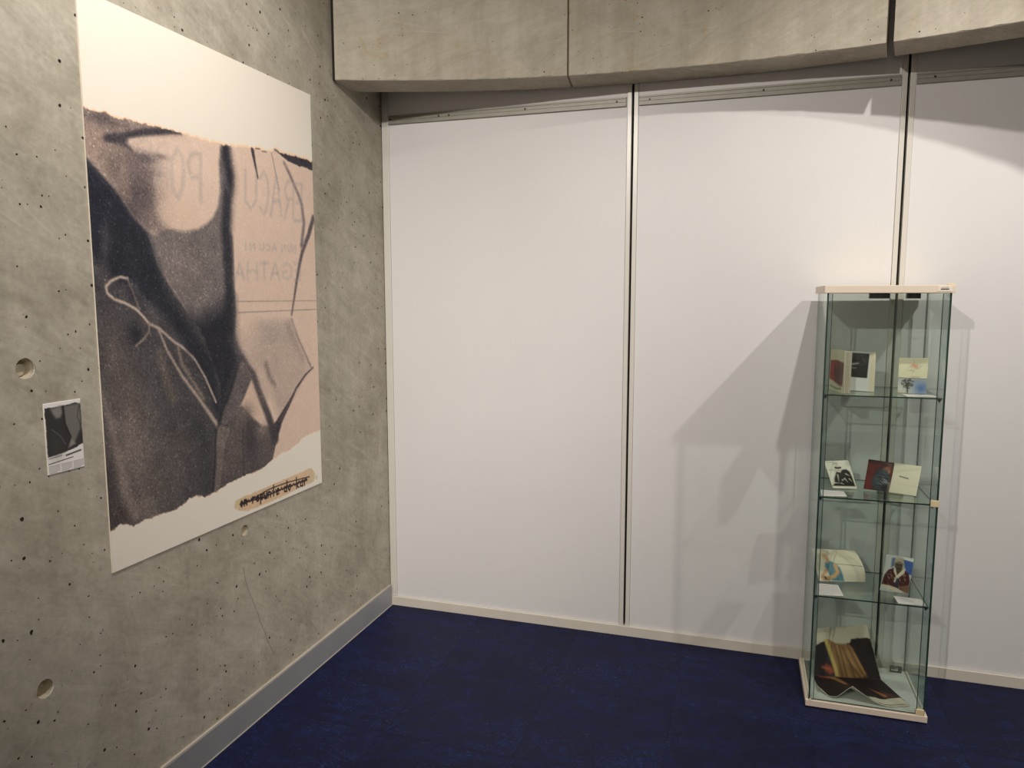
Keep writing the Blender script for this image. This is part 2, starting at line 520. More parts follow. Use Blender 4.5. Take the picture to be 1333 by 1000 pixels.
# concrete wall with formwork tie holes cut into it: (y, z, radius)
HOLES = [(-1.965, 1.410, 0.0265), (-1.977, 0.566, 0.0250), (-1.146, 0.742, 0.0200)]
bm = bmesh.new()
def wv(y, z, x=0.0): return bm.verts.new((x, y, z))
hs = 0.05
ys = sorted({RY, 0.0} | {h[0] - hs for h in HOLES} | {h[0] + hs for h in HOLES})
ys = [RY, -2.03, -1.92, -1.20, -1.09, 0.0]
zs = [0.0, 0.51, 0.62, 0.69, 0.80, 1.355, 1.465, CEIL]
cells = {(0 + 1, 5): HOLES[0], (1, 1): HOLES[1], (3, 3): HOLES[2]}
grid = [[wv(y, z) for z in zs] for y in ys]
for i in range(len(ys) - 1):
    for j in range(len(zs) - 1):
        q = [grid[i][j], grid[i + 1][j], grid[i + 1][j + 1], grid[i][j + 1]]
        if (i, j) not in cells:
            bm.faces.new(q)
            continue
        cy_, cz_, r = cells[(i, j)]
        seg = 32
        def ring(rr, x, jit=0.0):
            return [wv(cy_ + (rr + random.uniform(-jit, jit)) * math.cos(-math.pi * .75 + k * math.tau / seg), cz_ + (rr + random.uniform(-jit, jit)) * math.sin(-math.pi * .75 + k * math.tau / seg), x) for k in range(seg)]
        R0 = ring(r, 0.0, .0007); R1 = ring(r * .93, -0.006, .0005); R2 = ring(r * .74, -0.030)
        for k in range(seg):
            c0, c1 = q[(k * 4) // seg], q[(((k + 1) * 4) // seg) % 4]
            n_ = (k + 1) % seg
            if c0 is c1:
                bm.faces.new((c0, R0[n_], R0[k]))
            else:
                bm.faces.new((c0, c1, R0[n_], R0[k]))
            for A, B in ((R0, R1), (R1, R2)):
                f = bm.faces.new((A[k], A[n_], B[n_], B[k])); f.material_index = 1 if B is R2 else 0
        f = bm.faces.new(R2[::-1]); f.material_index = 1
# back slab so the wall has thickness
BK = {}
def bk_(v):
    if v not in BK: BK[v] = bm.verts.new((-0.25, v.co.y, v.co.z))
    return BK[v]
for e in [e for e in bm.edges if e.is_boundary]:
    a_, b_ = e.verts
    bm.faces.new((a_, b_, bk_(b_), bk_(a_)))
bmesh.ops.holes_fill(bm, edges=[e for e in bm.edges if e.is_boundary], sides=0)
wl = obj('wall_left', bm, [M_WALL, M_HOLE])
tag(wl, 'bare cast concrete wall with air-bubble pits and tie holes', None, None, 'structure')
bm = bmesh.new()
cyl(bm, (-0.030, -1.9685, 1.4065), (1, 0, 0), 0.0165, 0.0155, 0.013, 24)
obj('tie_hole_plug', bm, simple('grey_plug', (176, 168, 150), 0.85, var=.1, vscale=50), wl)

CRACK = [(-1.166, .606), (-1.156, .567), (-1.145, .525), (-1.121, .471), (-1.097, .416), (-1.073, .355), (-1.040, .278), (-1.000, .197)]
def ribbon(bm, pts, w, x):
    P_ = [Vector((x, a_, b_)) for a_, b_ in pts]
    for i in range(len(P_) - 1):
        d_ = (P_[i + 1] - P_[i]).normalized(); n_ = Vector((0, -d_.z, d_.y)) * w * .5
        q = [P_[i] - n_, P_[i + 1] - n_, P_[i + 1] + n_, P_[i] + n_]
        top_ = [bm.verts.new(v) for v in q]; bot_ = [bm.verts.new(v - Vector((x + .0005, 0, 0))) for v in q]
        bm.faces.new(top_)
        for k in range(4): bm.faces.new((top_[k], top_[(k + 1) % 4], bot_[(k + 1) % 4], bot_[k]))
SCRATCH = [[(-1.858, .627), (-1.855, .652), (-1.842, .637), (-1.825, .658), (-1.822, .619)], [(-1.808, .610), (-1.801, .629), (-1.786, .627), (-1.781, .608)], [(-1.803, .620), (-1.784, .616)],
           [(-1.775, .611), (-1.775, .630), (-1.765, .632)], [(-1.761, .614), (-1.746, .620), (-1.738, .603)], [(-1.652, .660), (-1.672, .657), (-1.671, .641)], [(-1.667, .636), (-1.648, .633), (-1.633, .636)],
           [(-1.677, .701), (-1.666, .702), (-1.661, .710)], [(-1.656, .535), (-1.650, .525)]]
bm = bmesh.new()
for st_ in SCRATCH: ribbon(bm, st_, .0022, .0002)
obj('scratched_letters', bm, simple('scratched_concrete', (176, 168, 154), .9, var=.2, vscale=90), wl)
bm = bmesh.new()
pts_ = []
for a_, b_ in zip(CRACK[:-1], CRACK[1:]):
    for k in range(4):
        pts_.append((a_[0] + (b_[0] - a_[0]) * k / 4 + random.uniform(-.002, .002), a_[1] + (b_[1] - a_[1]) * k / 4))
ribbon(bm, pts_ + [CRACK[-1]], .0012, .0002)
obj('hairline_crack', bm, simple('crack_shadow', (70, 62, 52), .9), wl)
# grey skirting at the foot of the concrete wall
bm = bmesh.new()
box(bm, 0.0, 0.012, RY, -0.012, 0.0, 0.104, 0.0)
bb = obj('baseboard_left', bm, M_BASEBOARD)
tag(bb, 'grey painted skirting board along the concrete wall', None, None, 'structure')
box_obj('sealant_bead', 0.0, 0.010, RY, -0.012, 0.104, 0.1085, M_CAULK, bb)
box_obj('sealant_bead', 0.012, 0.0150, RY, -0.014, 0.0, 0.0030, M_CAULK, bb)

# white panel wall
wb = box_obj('wall_back', 0.0, RX, 0.030, 0.20, 0, CEIL, M_GAP)
tag(wb, 'wall of tall white laminate panels with black joints and steel edges', None, None, 'structure')
SEAMS = [0.0, 1.2185, 2.3005, 3.3825, 4.4645]
GAPW = 0.0052
PZ1 = 3.70
for k in range(4):
    a, b = SEAMS[k], SEAMS[k + 1]
    xa = a + (0.003 if k == 0 else GAPW); xb = b - GAPW
    sw = 0.036 if k == 0 else 0.019
    box_obj('panel', xa + sw + .001, xb - .0185 - .001, 0.0, 0.028, 0.048, PZ1, M_PANEL, wb)
    box_obj('stile', xa, xa + sw, -0.004, 0.029, 0.048, PZ1, M_STILE, wb, 0.0012)
    box_obj('stile', xb - .0185, xb, -0.004, 0.029, 0.048, PZ1, M_STILE, wb, 0.0012)
    # aluminium fixing rail: profile with two grooves
    bm = bmesh.new()
    r0, r1 = xa + sw + .003, xb - .0185 - .006
    prof = [(0.0, 2.417), (-.013, 2.417), (-.013, 2.425), (-.0095, 2.426), (-.0095, 2.4335), (-.012, 2.4345), (-.012, 2.443), (-.0095, 2.444), (-.0095, 2.4485), (-.013, 2.4495), (-.013, 2.457), (0.0, 2.457)]
    L0 = [bm.verts.new((r0, y, z)) for y, z in prof]; L1 = [bm.verts.new((r1, y, z)) for y, z in prof]
    for i in range(len(prof)):
        j = (i + 1) % len(prof)
        bm.faces.new((L0[i], L1[i], L1[j], L0[j]))
    bm.faces.new(L0); bm.faces.new(L1[::-1])
    rail = obj('fixing_rail', bm, M_RAIL, wb)
    for fx in ([0.01, .23, .275, .60, .965] if k == 0 else [0.045, .50, .965] if k == 1 else [.06, .5, .95]):
        bm = bmesh.new()
        cyl(bm, (r0 + (r1 - r0) * fx, -0.0095, 2.4385), (0, -1, 0), 0.0048, 0.0036, 0.0062, 14)
        obj('screw', bm, M_SCREW, rail)
box_obj('bottom_trim', 0.004, RX, -0.010, 0.030, 0.0, 0.047, M_TRIM, wb, 0.0015)
box_obj('panel', SEAMS[4] + GAPW, RX, 0.0, 0.028, 0.048, PZ1, M_PANEL, wb)

# curved concrete beam hung in front of the panels, cast in pieces
BC, BR0, BR1, BZ = (1.45, -4.15), 3.96, 4.143, 2.507
beam = empty('concrete_beam', (1.45, -0.2, BZ))
tag(beam, 'curved raw concrete beam in cast pieces running over the white panels', 'beam', None, 'structure')
def bphi(x): return math.asin((x - BC[0]) / BR0)
for (x0, x1, nseg) in ((0.020, 0.9735, 40), (0.9815, 2.1745, 48), (2.1985, 3.40, 48), (3.424, 4.60, 40)):
    bm = bmesh.new()
    p0, p1 = bphi(x0), bphi(x1)
    rows = []
    ch = 0.004
    for i in range(nseg + 1):
        ph = p0 + (p1 - p0) * i / nseg
        def pt(r, z):
            return bm.verts.new((BC[0] + r * math.sin(ph) - 1.45, BC[1] + r * math.cos(ph) + 0.2, z - BZ))
        j = random.uniform(-.0003, .0005)
        c2 = ch * random.choice((.55, .6, .65, .7, .75, 1.3))
        rows.append([pt(BR0, CEIL - .005), pt(BR0, BZ + 0.45), pt(BR0, BZ + c2), pt(BR0 + c2, BZ + j), pt(BR1 - c2, BZ + j), pt(BR1, BZ + c2), pt(BR1, CEIL - .005)])
    for i in range(nseg):
        for k in range(7):
            k2 = (k + 1) % 7
            f = bm.faces.new((rows[i][k], rows[i + 1][k], rows[i + 1][k2], rows[i][k2]))
            f.material_index = 1 if k == 3 else 0
    bm.faces.new(rows[0]); bm.faces.new(rows[-1][::-1])
    # only the two long vertical arrises are eased
    obj('cast_beam_piece', bm, [M_BEAM, M_SOFFIT], beam)
box_obj('joint_sealant', 0.0008 - 1.45, 0.0192 - 1.45, -0.4445 + .2, -0.262 + .2, 0.004, CEIL - .006 - BZ, simple('dark_joint_foam', (40, 35, 29), .95), beam)
# mortar of the joint, set back from the face
bm = bmesh.new()
p0, p1 = bphi(0.9735), bphi(0.9815)
vs_ = [bm.verts.new((BC[0] + r * math.sin(p) - 1.45, BC[1] + r * math.cos(p) + 0.2, z - BZ)) for z in (BZ + .002, CEIL - .006) for r, p in ((BR0 + .010, p0), (BR0 + .010, p1), (BR1 - .004, p1), (BR1 - .004, p0))]
for q in ((0, 1, 2, 3), (4, 5, 6, 7), (0, 1, 5, 4), (1, 2, 6, 5), (2, 3, 7, 6), (3, 0, 4, 7)):
    bm.faces.new([vs_[i] for i in q])
obj('joint_mortar', bm, simple('joint_mortar', (120, 108, 88), 0.9), beam)

# ---------------------------------------------------------------- the large poster
PW, PH, PY0, PZ0 = 1.114, 1.608, -1.743, 2.405
POSTER_ART = [
    ('P', [(-.027, .297), (.004, .3), (.031, .306), (.073, .3), (.099, .307), (.155, .301), (.201, .301), (.261, .295), (.306, .295), (.365, .294), (.477, .295), (.507, .294), (.569, .293), (.634, .285), (.72, .274), (.765, .266), (.792, .272), (.84, .263), (.87, .246), (.898, .261), (1.001, .251), (1.134, .258), (1.143, 1.376), (1.101, 1.382), (1.001, 1.387), (.933, 1.41), (.9, 1.422), (.828, 1.426), (.767, 1.441), (.718, 1.457), (.599, 1.465), (.514, 1.47), (.457, 1.48), (.403, 1.485), (.387, 1.492), (.38, 1.482), (.352, 1.472), (.323, 1.475), (.262, 1.494), (.206, 1.491), (.167, 1.49), (.106, 1.493), (.079, 1.497), (.054, 1.48), (.037, 1.478), (-.002, 1.486), (-.024, 1.491)], (250, 214, 178), .0019, 1, .006),
    ('P', [(-.027, .303), (.004, .306), (.031, .312), (.073, .306), (.099, .313), (.154, .307), (.2, .308), (.261, .302), (.305, .302), (.364, .301), (.477, .303), (.507, .302), (.568, .3), (.633, .293), (.719, .283), (.765, .274), (.792, .28), (.839, .272), (.869, .255), (.898, .27), (1.001, .26), (1.133, .268), (1.144, 1.372), (1.101, 1.378), (1.001, 1.384), (.934, 1.406), (.901, 1.419), (.828, 1.423), (.767, 1.438), (.718, 1.454), (.599, 1.462), (.514, 1.467), (.457, 1.478), (.403, 1.483), (.387, 1.489), (.381, 1.479), (.352, 1.469), (.323, 1.472), (.262, 1.492), (.206, 1.488), (.168, 1.487), (.106, 1.491), (.079, 1.495), (.054, 1.478), (.037, 1.475), (-.002, 1.484), (-.024, 1.489)], (224, 198, 181), .0019, 1, .006),
    ('P', [(-.028, .307), (.004, .31), (.098, .317), (.261, .306), (.364, .303), (.151, .353), (.144, .371), (.17, .395), (.22, .408), (.241, .443), (.234, .5), (.242, .556), (.262, .588), (.322, .614), (.234, .632), (.201, .624), (.145, .582), (.091, .515), (.006, .442), (-.036, .416)], (152, 133, 124), .013, .95, 0),
    ('B', (.058, .32), .088, .027, (88, 80, 84), .75),
    ('B', (.227, .311), .1, .016, (110, 98, 100), .6),
    ('P', [(.067, .374), (.14, .351), (.226, .322), (.371, .297), (.21, .341), (.15, .357), (.143, .374), (.162, .394), (.12, .387), (.083, .381)], (48, 47, 57), .0074, .95, 0),
    ('L', [(.073, .375), (.139, .353), (.204, .331), (.305, .306), (.364, .301)], (.0217, .0093), (58, 54, 62), .0065, .9),
    ('B', (.214, .405), .048, .016, (82, 75, 80), .8),
    ('B', (.273, .39), .032, .008, (98, 88, 90), .6),
    ('B', (.232, .442), .048, .019, (130, 116, 114), .6),
    ('B', (.183, .533), .08, .092, (78, 70, 76), .85),
    ('B', (.139, .437), .08, .049, (112, 100, 102), .6),
    ('B', (.013, .407), .036, .059, (178, 155, 142), .5),
    ('L', [(.001, .439), (.092, .51), (.145, .577), (.201, .619), (.237, .63)], (.0124, .0124), (196, 170, 152), .0065, .75),
    ('B', (.353, .556), .104, .038, (224, 192, 170), .6),
    ('B', (.127, .482), .02, .108, (166, 146, 134), .5),
    ('P', [(.201, .624), (.237, .627), (.263, .611), (.309, .608), (.363, .608), (.42, .596), (.465, .574), (.497, .551), (.523, .513), (.538, .46), (.541, .358), (.547, .322), (.564, .301), (.6, .302), (.602, .333), (.618, .397), (.616, .44), (.597, .479), (.582, .569), (.596, .61), (.59, .769), (.595, .877), (.582, .941), (.627, 1.031), (.532, 1.197), (.47, 1.228), (.365, .877), (.289, .789), (.237, .72), (.216, .661)], (116, 107, 107), .0074, 1, 0),
    ('L', [(.579, .316), (.59, .402), (.576, .486), (.561, .586), (.565, .77), (.558, .929)], (.0465, .0465), (42, 42, 52), .013, .95),
    ('L', [(.552, .369), (.568, .418), (.582, .455)], (.0186, .0186), (96, 90, 94), .0087, .7),
    ('P', [(.328, .905), (.437, .878), (.578, .823), (.581, .957), (.618, 1.042), (.49, 1.231), (.456, 1.16), (.365, .877)], (27, 29, 40), .0409, 1, 0),
    ('B', (.341, .725), .088, .086, (138, 125, 119), .6),
    ('B', (.416, .76), .08, .038, (112, 102, 102), .4),
    ('P', [(-.038, .436), (.006, .445), (.091, .515), (.145, .582), (.201, .624), (.216, .656), (.237, .72), (.289, .789), (.365, .877), (.425, .949), (.498, 1.112), (.488, 1.26), (.529, 1.245), (.6, 1.195), (.724, 1.29), (.779, 1.32), (.801, 1.366), (.772, 1.433), (.718, 1.454), (.599, 1.462), (.514, 1.467), (.457, 1.478), (.403, 1.483), (.387, 1.489), (.381, 1.479), (.352, 1.469), (.323, 1.472), (.262, 1.492), (.206, 1.488), (.168, 1.487), (.106, 1.491), (.079, 1.495), (.054, 1.478), (.037, 1.475), (-.002, 1.484), (-.024, 1.489), (-.117, 1.442)], (72, 69, 73), .0046, 1, 0),
    ('P', [(.211, .73), (.25, .789), (.337, .881), (.472, 1.03), (.497, 1.24), (.467, 1.214), (.421, 1.103), (.356, 1.001), (.288, .904), (.221, .845), (.179, .754)], (26, 29, 41), .0186, .9, 0),
    ('P', [(-.009, .441), (.091, .515), (.201, .624), (.237, .72), (.269, .799), (.172, .845), (.065, .757), (-.014, .697)], (29, 32, 46), .0186, .9, 0),
    ('L', [(.05, .629), (.043, .693), (.032, .762)], (.0248, .0248), (80, 74, 78), .0152, .7),
    ('B', (.099, 1.262), .088, .203, (130, 117, 110), .85),
    ('B', (.161, 1.406), .104, .108, (110, 100, 97), .8),
    ('B', (.046, .996), .048, .122, (104, 92, 88), .6),
    ('B', (.262, 1.356), .104, .119, (94, 86, 84), .6),
    ('B', (.007, 1.367), .028, .124, (70, 62, 64), .8),
    ('B', (.04, 1.444), .048, .032, (78, 66, 66), .8),
    ('L', [(.004, 1.09), (.012, 1.124), (.031, 1.197), (.05, 1.309), (.066, 1.396), (.096, 1.465)], (.0155, .0372), (148, 133, 125), .013, .65),
    ('L', [(.128, 1.433), (.156, 1.482)], (.0434, .0434), (146, 132, 124), .0195, .55),
    ('L', [(.229, .992), (.247, 1.06), (.271, 1.136)], (.0279, .0279), (118, 104, 96), .0174, .75),
    ('L', [(.104, 1.046), (.107, 1.16)], (.031, .031), (112, 100, 94), .0217, .6),
    ('B', (.285, 1.274), .064, .032, (92, 84, 82), .7),
    ('B', (.382, 1.253), .056, .049, (58, 54, 60), .7),
    ('B', (.167, .913), .056, .038, (74, 70, 74), .7),
    ('B', (.136, .926), .024, .032, (34, 34, 42), .9),
    ('B', (.175, .891), .02, .016, (96, 86, 84), .7),
    ('B', (.089, .795), .04, .022, (70, 66, 72), .8),
    ('L', [(.117, .762), (.092, .758), (.058, .77), (.038, .787), (.042, .805), (.065, .822), (.103, .833), (.142, .851), (.167, .872), (.19, .896)], (.0081, .0081), (208, 188, 172), .003, .9),
    ('L', [(.19, .896), (.229, .911), (.29, .957), (.323, .974), (.376, 1.017), (.423, 1.083), (.47, 1.172)], (.0087, .0081), (186, 168, 156), .0033, .95),
    ('L', [(.117, .762), (.134, .8), (.154, .849)], (.0068, .0068), (128, 116, 112), .0033, .9),
    ('L', [(.136, .782), (.173, .827), (.212, .883)], (.0248, .0248), (92, 86, 88), .013, .6),
    ('L', [(.19, .896), (.188, .919), (.165, .941), (.134, .96)], (.0068, .0068), (150, 134, 126), .0033, .9),
    ('L', [(.228, .916), (.256, .979), (.316, 1.067), (.375, 1.134), (.416, 1.183), (.476, 1.258)], (.0068, .0155), (178, 160, 148), .0043, .95),
    ('L', [(.306, .978), (.319, 1.028), (.357, 1.081), (.411, 1.154)], (.0124, .0124), (146, 130, 120), .0065, .85),
    ('L', [(.342, 1.0), (.394, 1.07), (.44, 1.158)], (.0186, .0186), (74, 68, 70), .0087, .7),
    ('P', [(.593, 1.034), (.634, 1.065), (.671, 1.108), (.618, 1.181), (.554, 1.241), (.528, 1.256), (.48, 1.259), (.499, 1.213), (.557, 1.132)], (98, 90, 91), .0037, 1, 0),
    ('L', [(.601, 1.04), (.553, 1.131), (.499, 1.208), (.476, 1.258)], (.0155, .0155), (34, 34, 42), .0065, .8),
    ('L', [(.675, 1.109), (.618, 1.181), (.554, 1.244)], (.0062, .0062), (128, 113, 108), .0033, .8),
    ('P', [(.6, 1.192), (.724, 1.29), (.779, 1.32), (.801, 1.366), (.772, 1.433), (.718, 1.448), (.6, 1.456), (.515, 1.462), (.458, 1.472), (.488, 1.379), (.518, 1.29), (.554, 1.244)], (92, 83, 83), .0074, 1, 0),
    ('B', (.651, 1.342), .04, .076, (58, 54, 59), .8),
    ('L', [(.606, 1.291), (.6, 1.454)], (.0062, .0062), (44, 42, 50), .0043, .6),
    ('P', [(.666, 1.113), (.712, 1.181), (.766, 1.294), (.723, 1.299), (.666, 1.258), (.599, 1.2), (.618, 1.181)], (221, 194, 175), .0056, 1, 0),
    ('B', (.623, 1.232), .048, .032, (120, 106, 102), .75),
    ('B', (.722, 1.311), .04, .024, (150, 130, 122), .6),
    ('P', [(.476, 1.258), (.52, 1.265), (.535, 1.282), (.507, 1.328), (.492, 1.38), (.469, 1.475), (.438, 1.478), (.453, 1.372), (.461, 1.306)], (116, 106, 102), .0028, 1, 0),
    ('L', [(.46, 1.266), (.453, 1.372), (.434, 1.475)], (.0093, .0093), (40, 38, 45), .0043, .8),
    ('L', [(.533, 1.257), (.526, 1.299), (.5, 1.322)], (.0077, .0077), (120, 108, 103), .0033, .7),
    ('B', (.404, 1.361), .04, .081, (56, 52, 57), .5),
    ('P', [(.707, .902), (.925, .914), (1.046, 1.102), (.947, 1.18), (.836, 1.285), (.765, 1.156), (.67, 1.052), (.598, .958)], (184, 163, 152), .026, .75, 0),
    ('B', (.656, .933), .056, .081, (226, 200, 182), .5),
    ('L', [(.619, 1.031), (.676, 1.097), (.716, 1.182), (.767, 1.283), (.796, 1.359)], (.0217, .0403), (62, 56, 62), .0076, .92),
    ('L', [(.627, 1.037), (.676, 1.097), (.73, 1.189)], (.0434, .0434), (128, 113, 110), .0195, .4),
    ('L', [(.756, 1.07), (.773, 1.113), (.804, 1.151)], (.0217, .0124), (124, 109, 106), .0108, .8),
    ('P', [(.924, 1.199), (.857, 1.276), (.806, 1.367), (.775, 1.314), (.827, 1.274)], (62, 55, 60), .0046, 1, 0),
    ('L', [(1.074, 1.107), (1.016, 1.131), (.947, 1.18), (.89, 1.241), (.836, 1.294)], (.0056, .0186), (84, 72, 74), .0033, .95),
    ('L', [(.931, .902), (.97, .977), (1.021, 1.049), (1.063, 1.11)], (.0062, .0093), (146, 126, 122), .0043, .9),
    ('L', [(.909, .926), (.947, .994), (.998, 1.06)], (.0279, .0279), (160, 140, 133), .0152, .6),
    ('L', [(1.109, .491), (1.071, .562), (1.022, .633), (.997, .689), (.971, .763), (.958, .806), (.932, .884)], (.0248, .0077), (88, 77, 82), .0054, .95),
    ('L', [(.916, .301), (.944, .331), (1.003, .405), (1.028, .444), (1.04, .516), (1.018, .609)], (.0109, .0201), (126, 111, 113), .0065, .95),
    ('L', [(.839, .28), (.855, .334), (.879, .41)], (.0062, .0062), (164, 145, 140), .0033, .9),
    ('L', [(.724, .287), (.734, .328), (.749, .383)], (.0186, .0077), (68, 60, 66), .0033, .95),
    ('L', [(.604, .312), (.626, .409), (.604, .483), (.59, .584)], (.0217, .0217), (150, 132, 126), .013, .55),
    ('P', [(.888, .271), (1.001, .263), (1.133, .265), (1.131, .299), (.999, .296), (.917, .286)], (56, 51, 59), .0022, 1, .004),
    ('L', [(.724, .282), (.769, .276)], (.0046, .0046), (70, 62, 66), .0022, .8),
    ('L', [(.782, .282), (.806, .28)], (.0062, .0062), (90, 80, 82), .0022, .7),
    ('L', [(.859, .262), (.888, .269)], (.0093, .0093), (90, 80, 82), .0022, .7),
    ('P', [(.725, .902), (.942, .903), (.979, .996), (.728, .993)], (168, 158, 154), .0074, .28, 0),
    ('L', [(.606, .831), (1.113, .83)], (.0034, .0034), (150, 138, 136), .0017, .75),
    ('L', [(.604, .87), (1.111, .866)], (.004, .004), (140, 130, 130), .0017, .75),
    ('L', [(.441, .503), (.451, .351), (.409, .359), (.389, .392), (.403, .433), (.446, .427)], (.0151, .0151), (150, 148, 152), .0056, .288),
    ('L', [(.347, .354), (.367, .38), (.369, .425), (.36, .472), (.336, .506), (.317, .478), (.315, .434), (.323, .388), (.347, .354)], (.0167, .0167), (150, 148, 152), .0056, .2736),
    ('L', [(.295, .483), (.305, .347), (.271, .354), (.254, .39), (.266, .421), (.3, .415)], (.0126, .0126), (150, 148, 152), .0056, .144),
    ('L', [(.276, .419), (.247, .489)], (.0126, .0126), (150, 148, 152), .0056, .144),
    ('L', [(.19, .361), (.215, .351), (.234, .355), (.238, .365), (.232, .376), (.212, .387), (.188, .386)], (.0126, .0126), (150, 148, 152), .0056, .216),
    ('L', [(.741, .357), (.734, .467), (.701, .498), (.672, .475), (.679, .367)], (.0126, .0126), (150, 148, 152), .0056, .3024),
    ('L', [(.762, .382), (.789, .355), (.808, .383), (.81, .429), (.802, .476), (.78, .509), (.756, .489)], (.0126, .0126), (150, 148, 152), .0056, .3024),
    ('L', [(.888, .504), (.863, .355), (.82, .511)], (.0126, .0126), (150, 148, 152), .0056, .3024),
    ('L', [(.878, .451), (.836, .456)], (.0126, .0126), (150, 148, 152), .0056, .3024),
    ('L', [(.965, .505), (.974, .362), (.934, .368), (.915, .405), (.929, .438), (.97, .433)], (.0126, .0126), (150, 148, 152), .0056, .3024),
    ('L', [(.941, .437), (.908, .511)], (.0126, .0126), (150, 148, 152), .0056, .3024),
    ('L', [(.984, .372), (1.032, .365), (1.024, .511), (.975, .516)], (.0126, .0126), (150, 148, 152), .0056, .3024),
    ('L', [(1.028, .438), (.989, .443)], (.0126, .0126), (150, 148, 152), .0056, .3024),
    ('L', [(.665, .624), (.663, .646)], (.0059, .0059), (150, 148, 152), .0056, .36),
    ('L', [(.714, .644), (.715, .621), (.687, .645), (.689, .623)], (.0059, .0059), (150, 148, 152), .0056, .36),
    ('L', [(.77, .619), (.769, .638), (.757, .643), (.746, .639), (.747, .621)], (.0059, .0059), (150, 148, 152), .0056, .36),
    ('L', [(.789, .623), (.799, .619), (.806, .623), (.807, .63), (.805, .637), (.797, .642), (.788, .639)], (.0059, .0059), (150, 148, 152), .0056, .36),
    ('L', [(.846, .64), (.835, .617), (.821, .641)], (.0059, .0059), (150, 148, 152), .0056, .36),
    ('L', [(.841, .632), (.826, .633)], (.0059, .0059), (150, 148, 152), .0056, .36),
    ('L', [(.906, .638), (.907, .614), (.88, .64), (.882, .616)], (.0059, .0059), (150, 148, 152), .0056, .36),
    ('L', [(.943, .613), (.942, .632), (.931, .638), (.921, .634), (.922, .615)], (.0059, .0059), (150, 148, 152), .0056, .36),
    ('L', [(.973, .636), (.975, .612), (.952, .637), (.954, .613)], (.0059, .0059), (150, 148, 152), .0056, .36),
    ('L', [(.646, .752), (.626, .696), (.599, .753)], (.0109, .0109), (150, 148, 152), .0056, .288),
    ('L', [(.637, .732), (.609, .733)], (.0109, .0109), (150, 148, 152), .0056, .288),
    ('L', [(.724, .692), (.721, .75)], (.0109, .0109), (150, 148, 152), .0056, .288),
    ('L', [(.671, .694), (.667, .752)], (.0109, .0109), (150, 148, 152), .0056, .288),
    ('L', [(.723, .721), (.669, .723)], (.0109, .0109), (150, 148, 152), .0056, .288),
    ('L', [(.794, .689), (.743, .691)], (.0109, .0109), (150, 148, 152), .0056, .288),
    ('L', [(.768, .69), (.765, .749)], (.0109, .0109), (150, 148, 152), .0056, .288),
    ('L', [(.859, .747), (.835, .687), (.805, .748)], (.0109, .0109), (150, 148, 152), .0056, .288),
    ('L', [(.849, .726), (.817, .727)], (.0109, .0109), (150, 148, 152), .0056, .288),
    ('L', [(.887, .694), (.916, .684), (.938, .695), (.942, .714), (.936, .733), (.912, .746), (.884, .737), (.886, .719), (.908, .718)], (.0109, .0109), (150, 148, 152), .0056, .288),
    ('L', [(.965, .681), (1.003, .68), (.999, .744), (.962, .745)], (.0109, .0109), (150, 148, 152), .0056, .288),
    ('L', [(1.001, .712), (.971, .713)], (.0109, .0109), (150, 148, 152), .0056, .288),
    ('X', [(-.027, .303), (.004, .306), (.031, .312), (.073, .306), (.099, .313), (.154, .307), (.2, .308), (.261, .302), (.305, .302), (.364, .301), (.477, .303), (.507, .302), (.568, .3), (.633, .293), (.719, .283), (.765, .274), (.792, .28), (.839, .272), (.869, .255), (.898, .27), (1.001, .26), (1.133, .268), (1.144, 1.372), (1.101, 1.378), (1.001, 1.384), (.934, 1.406), (.901, 1.419), (.828, 1.423), (.767, 1.438), (.718, 1.454), (.599, 1.462), (.514, 1.467), (.457, 1.478), (.403, 1.483), (.387, 1.489), (.381, 1.479), (.352, 1.469), (.323, 1.472), (.262, 1.492), (.206, 1.488), (.168, 1.487), (.106, 1.491), (.079, 1.495), (.054, 1.478), (.037, 1.475), (-.002, 1.484), (-.024, 1.489)], (250, 216, 182), .0015, 1, .006),
    ('X', [(-.027, .299), (.004, .301), (.031, .307), (.073, .302), (.099, .308), (.155, .302), (.201, .303), (.261, .297), (.305, .297), (.365, .296), (.477, .297), (.507, .296), (.569, .295), (.634, .287), (.72, .277), (.765, .268), (.792, .274), (.84, .265), (.869, .249), (.898, .263), (1.001, .254), (1.134, .261), (1.143, 1.375), (1.101, 1.381), (1.001, 1.386), (.934, 1.409), (.901, 1.421), (.828, 1.425), (.767, 1.44), (.718, 1.456), (.599, 1.464), (.514, 1.469), (.457, 1.48), (.403, 1.485), (.387, 1.491), (.38, 1.482), (.352, 1.471), (.323, 1.474), (.262, 1.494), (.206, 1.49), (.167, 1.489), (.106, 1.493), (.079, 1.497), (.054, 1.48), (.037, 1.477), (-.002, 1.486), (-.024, 1.49)], (240, 232, 220), .0015, 1, .008),
    ('P', [(.888, .274), (1.001, .265), (1.133, .268), (1.132, .28), (1.0, .281), (.917, .281)], (56, 51, 59), .0015, 1, .01),
    ('P', [(.541, 1.563), (.547, 1.539), (.577, 1.536), (.662, 1.535), (.781, 1.531), (.91, 1.529), (1.016, 1.526), (1.039, 1.528), (1.061, 1.559), (1.053, 1.587), (.99, 1.588), (.838, 1.595), (.704, 1.596), (.608, 1.593), (.566, 1.581)], (222, 189, 152), .0019, .95, .003),
    ('P', [(.541, 1.563), (.547, 1.539), (.581, 1.54), (.574, 1.581)], (216, 197, 158), .0037, .7, 0),
    ('P', [(.999, 1.526), (1.039, 1.528), (1.061, 1.559), (1.047, 1.589), (1.001, 1.588)], (216, 198, 160), .0037, .7, 0),
    ('L', [(.581, 1.548), (.573, 1.558), (.58, 1.569), (.588, 1.559), (.581, 1.548)], (.0068, .0068), (38, 26, 30), .0011, 1),
    ('L', [(.596, 1.548), (.595, 1.57)], (.0068, .0068), (38, 26, 30), .0011, 1),
